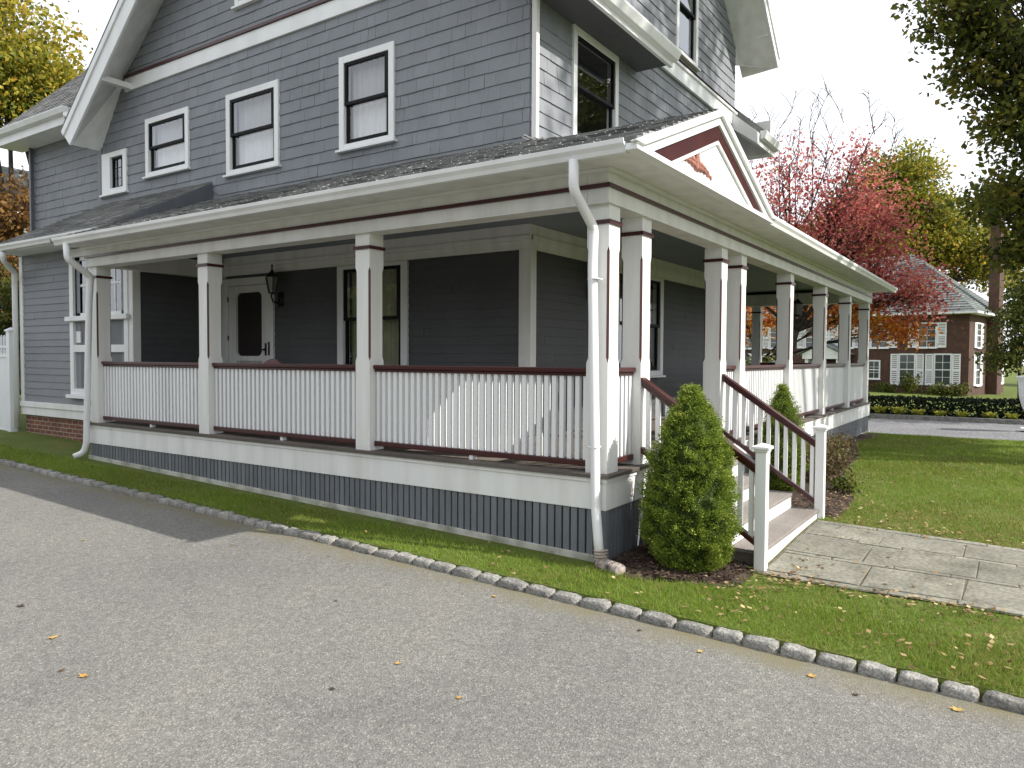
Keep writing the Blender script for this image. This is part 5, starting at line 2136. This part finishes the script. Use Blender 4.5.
P_ = np.concatenate([blob(120, .2, -1.15, .5, .12), blob(80, -.3, -1.8, .35, .9), blob(22, -.5, .5, .2, .8), blob(26, -.5, 4, .2, 2.5), blob(420, 4.5, -.95, .9, .22),
                     blob(60, 3.6, -1.7, .8, .4), blob(70, 8, -2, 3, 1.2), blob(70, 3.4, -.9, .2, .3), blob(60, .9, -1.35, .4, .1), blob(25, 1.8, -2, .6, .6), blob(60, -.1, -2.6, .5, .4), np.stack([rng.uniform(.45, .72, 150), rng.uniform(-3.2, -1.2, 150)], 1), np.stack([rng.uniform(2.8, 3.3, 160), rng.uniform(-4, -1.1, 160)], 1)])
ok = ~((P_[:, 0] < KX + .1) | ((P_[:, 0] > -.02) & (P_[:, 1] > -.04)) | ((P_[:, 0] > .8) & (P_[:, 0] < 3.05) & (P_[:, 1] > -1.2)))
scatter("leaf_litter", P_[ok], .023, LITTER, "dry tan leaves strewn over the lawn and mulch", "leaf litter", .02)
x = rng.uniform(0, 1, 5200)
C1 = np.stack([-.15 + .95 * x[:1800], rng.uniform(-1.0, -.05, 1800)], 1)
C2 = np.stack([3.12 + 7 * x[1800:] ** 1.3, rng.uniform(-1.2, -.05, 3400)], 1)
C_ = np.concatenate([C1, C2])
C_ = C_[in_bed(C_[:, 0], C_[:, 1])]
scatter("mulch_chips", C_, .02, CHIPM, "dark wood mulch chips in the planting beds", "mulch", .03)

# ---- single leaves on the driveway
spots = [(-3.419, 2.073, 0, .030), (-3.572, 1.381, 0, .032), (-3.287, 2.818, 1, .034), (-2.412, .121, 0, .022), (-2.865, .181, 1, .02), (-1.446, 3.038, 2, .022), (-2.535, -.43, 0, .018),
         (-3.607, 1.552, 2, .02), (-1.16, -1.25, 0, .024), (-1.10, -1.9, 0, .03), (-1.06, -2.62, 0, .034), (-1.2, -2.15, 1, .02), (-1.12, .35, 0, .022), (-1.9, 1.2, 1, .016), (-1.15, 2.1, 2, .02), (-2.2, 4.2, 2, .022), (-1.07, -.8, 1, .02)]
labs = {(0): "small yellow leaf lying flat on the driveway asphalt", 1: "small dark brown leaf lying on the driveway asphalt", 2: "small pale dry leaf lying on the driveway asphalt"}
lm = {0: YLEAF, 1: DLEAF, 2: LITTER}
for x, y, k, s in spots:
    mb = MB()
    pl = []
    nlob = 12
    for j in range(nlob):
        a = 2 * math.pi * j / nlob
        r = s * (1.15 if j % 2 == 0 else .62) * random.uniform(.85, 1.15)
        pl.append((r * math.cos(a), r * .8 * math.sin(a), .004 + .25 * abs(r * math.cos(a)) * random.uniform(.3, 1)))
    mb.add([(0, 0, .004)] + pl, [(0, 1 + j, 1 + (j + 1) % nlob) for j in range(nlob)], 0, random.random())
    o = mb.build("fallen_leaf", lm[k], None, normals=False)
    o.location = (x, y, G(max(x, -5), y) - .050)
    o.rotation_euler = (0, 0, random.uniform(0, 6))
    tag(o, labs[k], "leaf", "single leaves on the driveway")

# ================================================================== camera, sun, sky
cam = bpy.data.cameras.new("camera")
co = bpy.data.objects.new("camera", cam)
COL.objects.link(co)
cam.sensor_fit = "HORIZONTAL"
cam.sensor_width = 36
cam.lens = 748.5192 / 1024 * 36
cam.clip_end = 2000
cam.clip_start = .05
yw, pt_, rl_ = RAD(34.1108), RAD(2.0034), RAD(.2983)
Fv = Vector((math.cos(yw) * math.cos(pt_), math.sin(yw) * math.cos(pt_), -math.sin(pt_)))
R0 = Vector((math.sin(yw), -math.cos(yw), 0))
U0 = R0.cross(Fv)
Rv = R0 * math.cos(rl_) + U0 * math.sin(rl_)
Uv = -R0 * math.sin(rl_) + U0 * math.cos(rl_)
Mx = Matrix(((Rv.x, Uv.x, -Fv.x), (Rv.y, Uv.y, -Fv.y), (Rv.z, Uv.z, -Fv.z))).to_4x4()
Mx.translation = Vector((-5.62289, -2.85064, 1.64245))
co.matrix_world = Mx
scene.camera = co

sd = Vector((.2168, -.7441, .6319)).normalized()
sun = bpy.data.lights.new("sun", "SUN")
sun.energy = 4.7
sun.angle = RAD(.5)
sun.color = (1, .955, .88)
so = bpy.data.objects.new("sun", sun)
COL.objects.link(so)
so.rotation_euler = sd.to_track_quat("Z", "Y").to_euler()
so.location = (10, -30, 30)

wd = bpy.data.worlds.new("World")
scene.world = wd
wd.use_nodes = True
nt = wd.node_tree
N, L = nt.nodes, nt.links
bg = N["Background"]
sky = N.new("ShaderNodeTexSky")
sky.sky_type = "NISHITA"
sky.sun_disc = False
sky.sun_elevation = math.asin(sd.z)
sky.sun_rotation = math.atan2(sd.x, sd.y)
sky.air_density = 1.0
sky.dust_density = 2.5
# thin bright cloud over most of the sky
tc = N.new("ShaderNodeTexCoord")
nz = N.new("ShaderNodeTexNoise")
nz.inputs["Scale"].default_value = 2.2
nz.inputs["Detail"].default_value = 6
L.new(tc.outputs["Generated"], nz.inputs["Vector"])
cr = ramp(N, [(.25, (.62, .62, .62, 1)), (.55, (.9, .9, .9, 1))])
L.new(nz.outputs[0], cr.inputs[0])
mx = N.new("ShaderNodeMix")
mx.data_type = "RGBA"
L.new(cr.outputs[0], mx.inputs[0])
L.new(sky.outputs[0], mx.inputs[6])
mx.inputs[7].default_value = (10.0, 10.35, 10.9, 1)
L.new(mx.outputs[2], bg.inputs["Color"])
bg.inputs["Strength"].default_value = .1

scene.view_settings.view_transform = "Standard"
scene.view_settings.look = "None"
scene.view_settings.exposure = 0.58
scene.view_settings.gamma = 1
scene.render.engine = "CYCLES"
scene.cycles.max_bounces = 7
scene.cycles.transparent_max_bounces = 12
scene.cycles.caustics_reflective = False
scene.cycles.caustics_refractive = False
scene.cycles.use_denoising = True
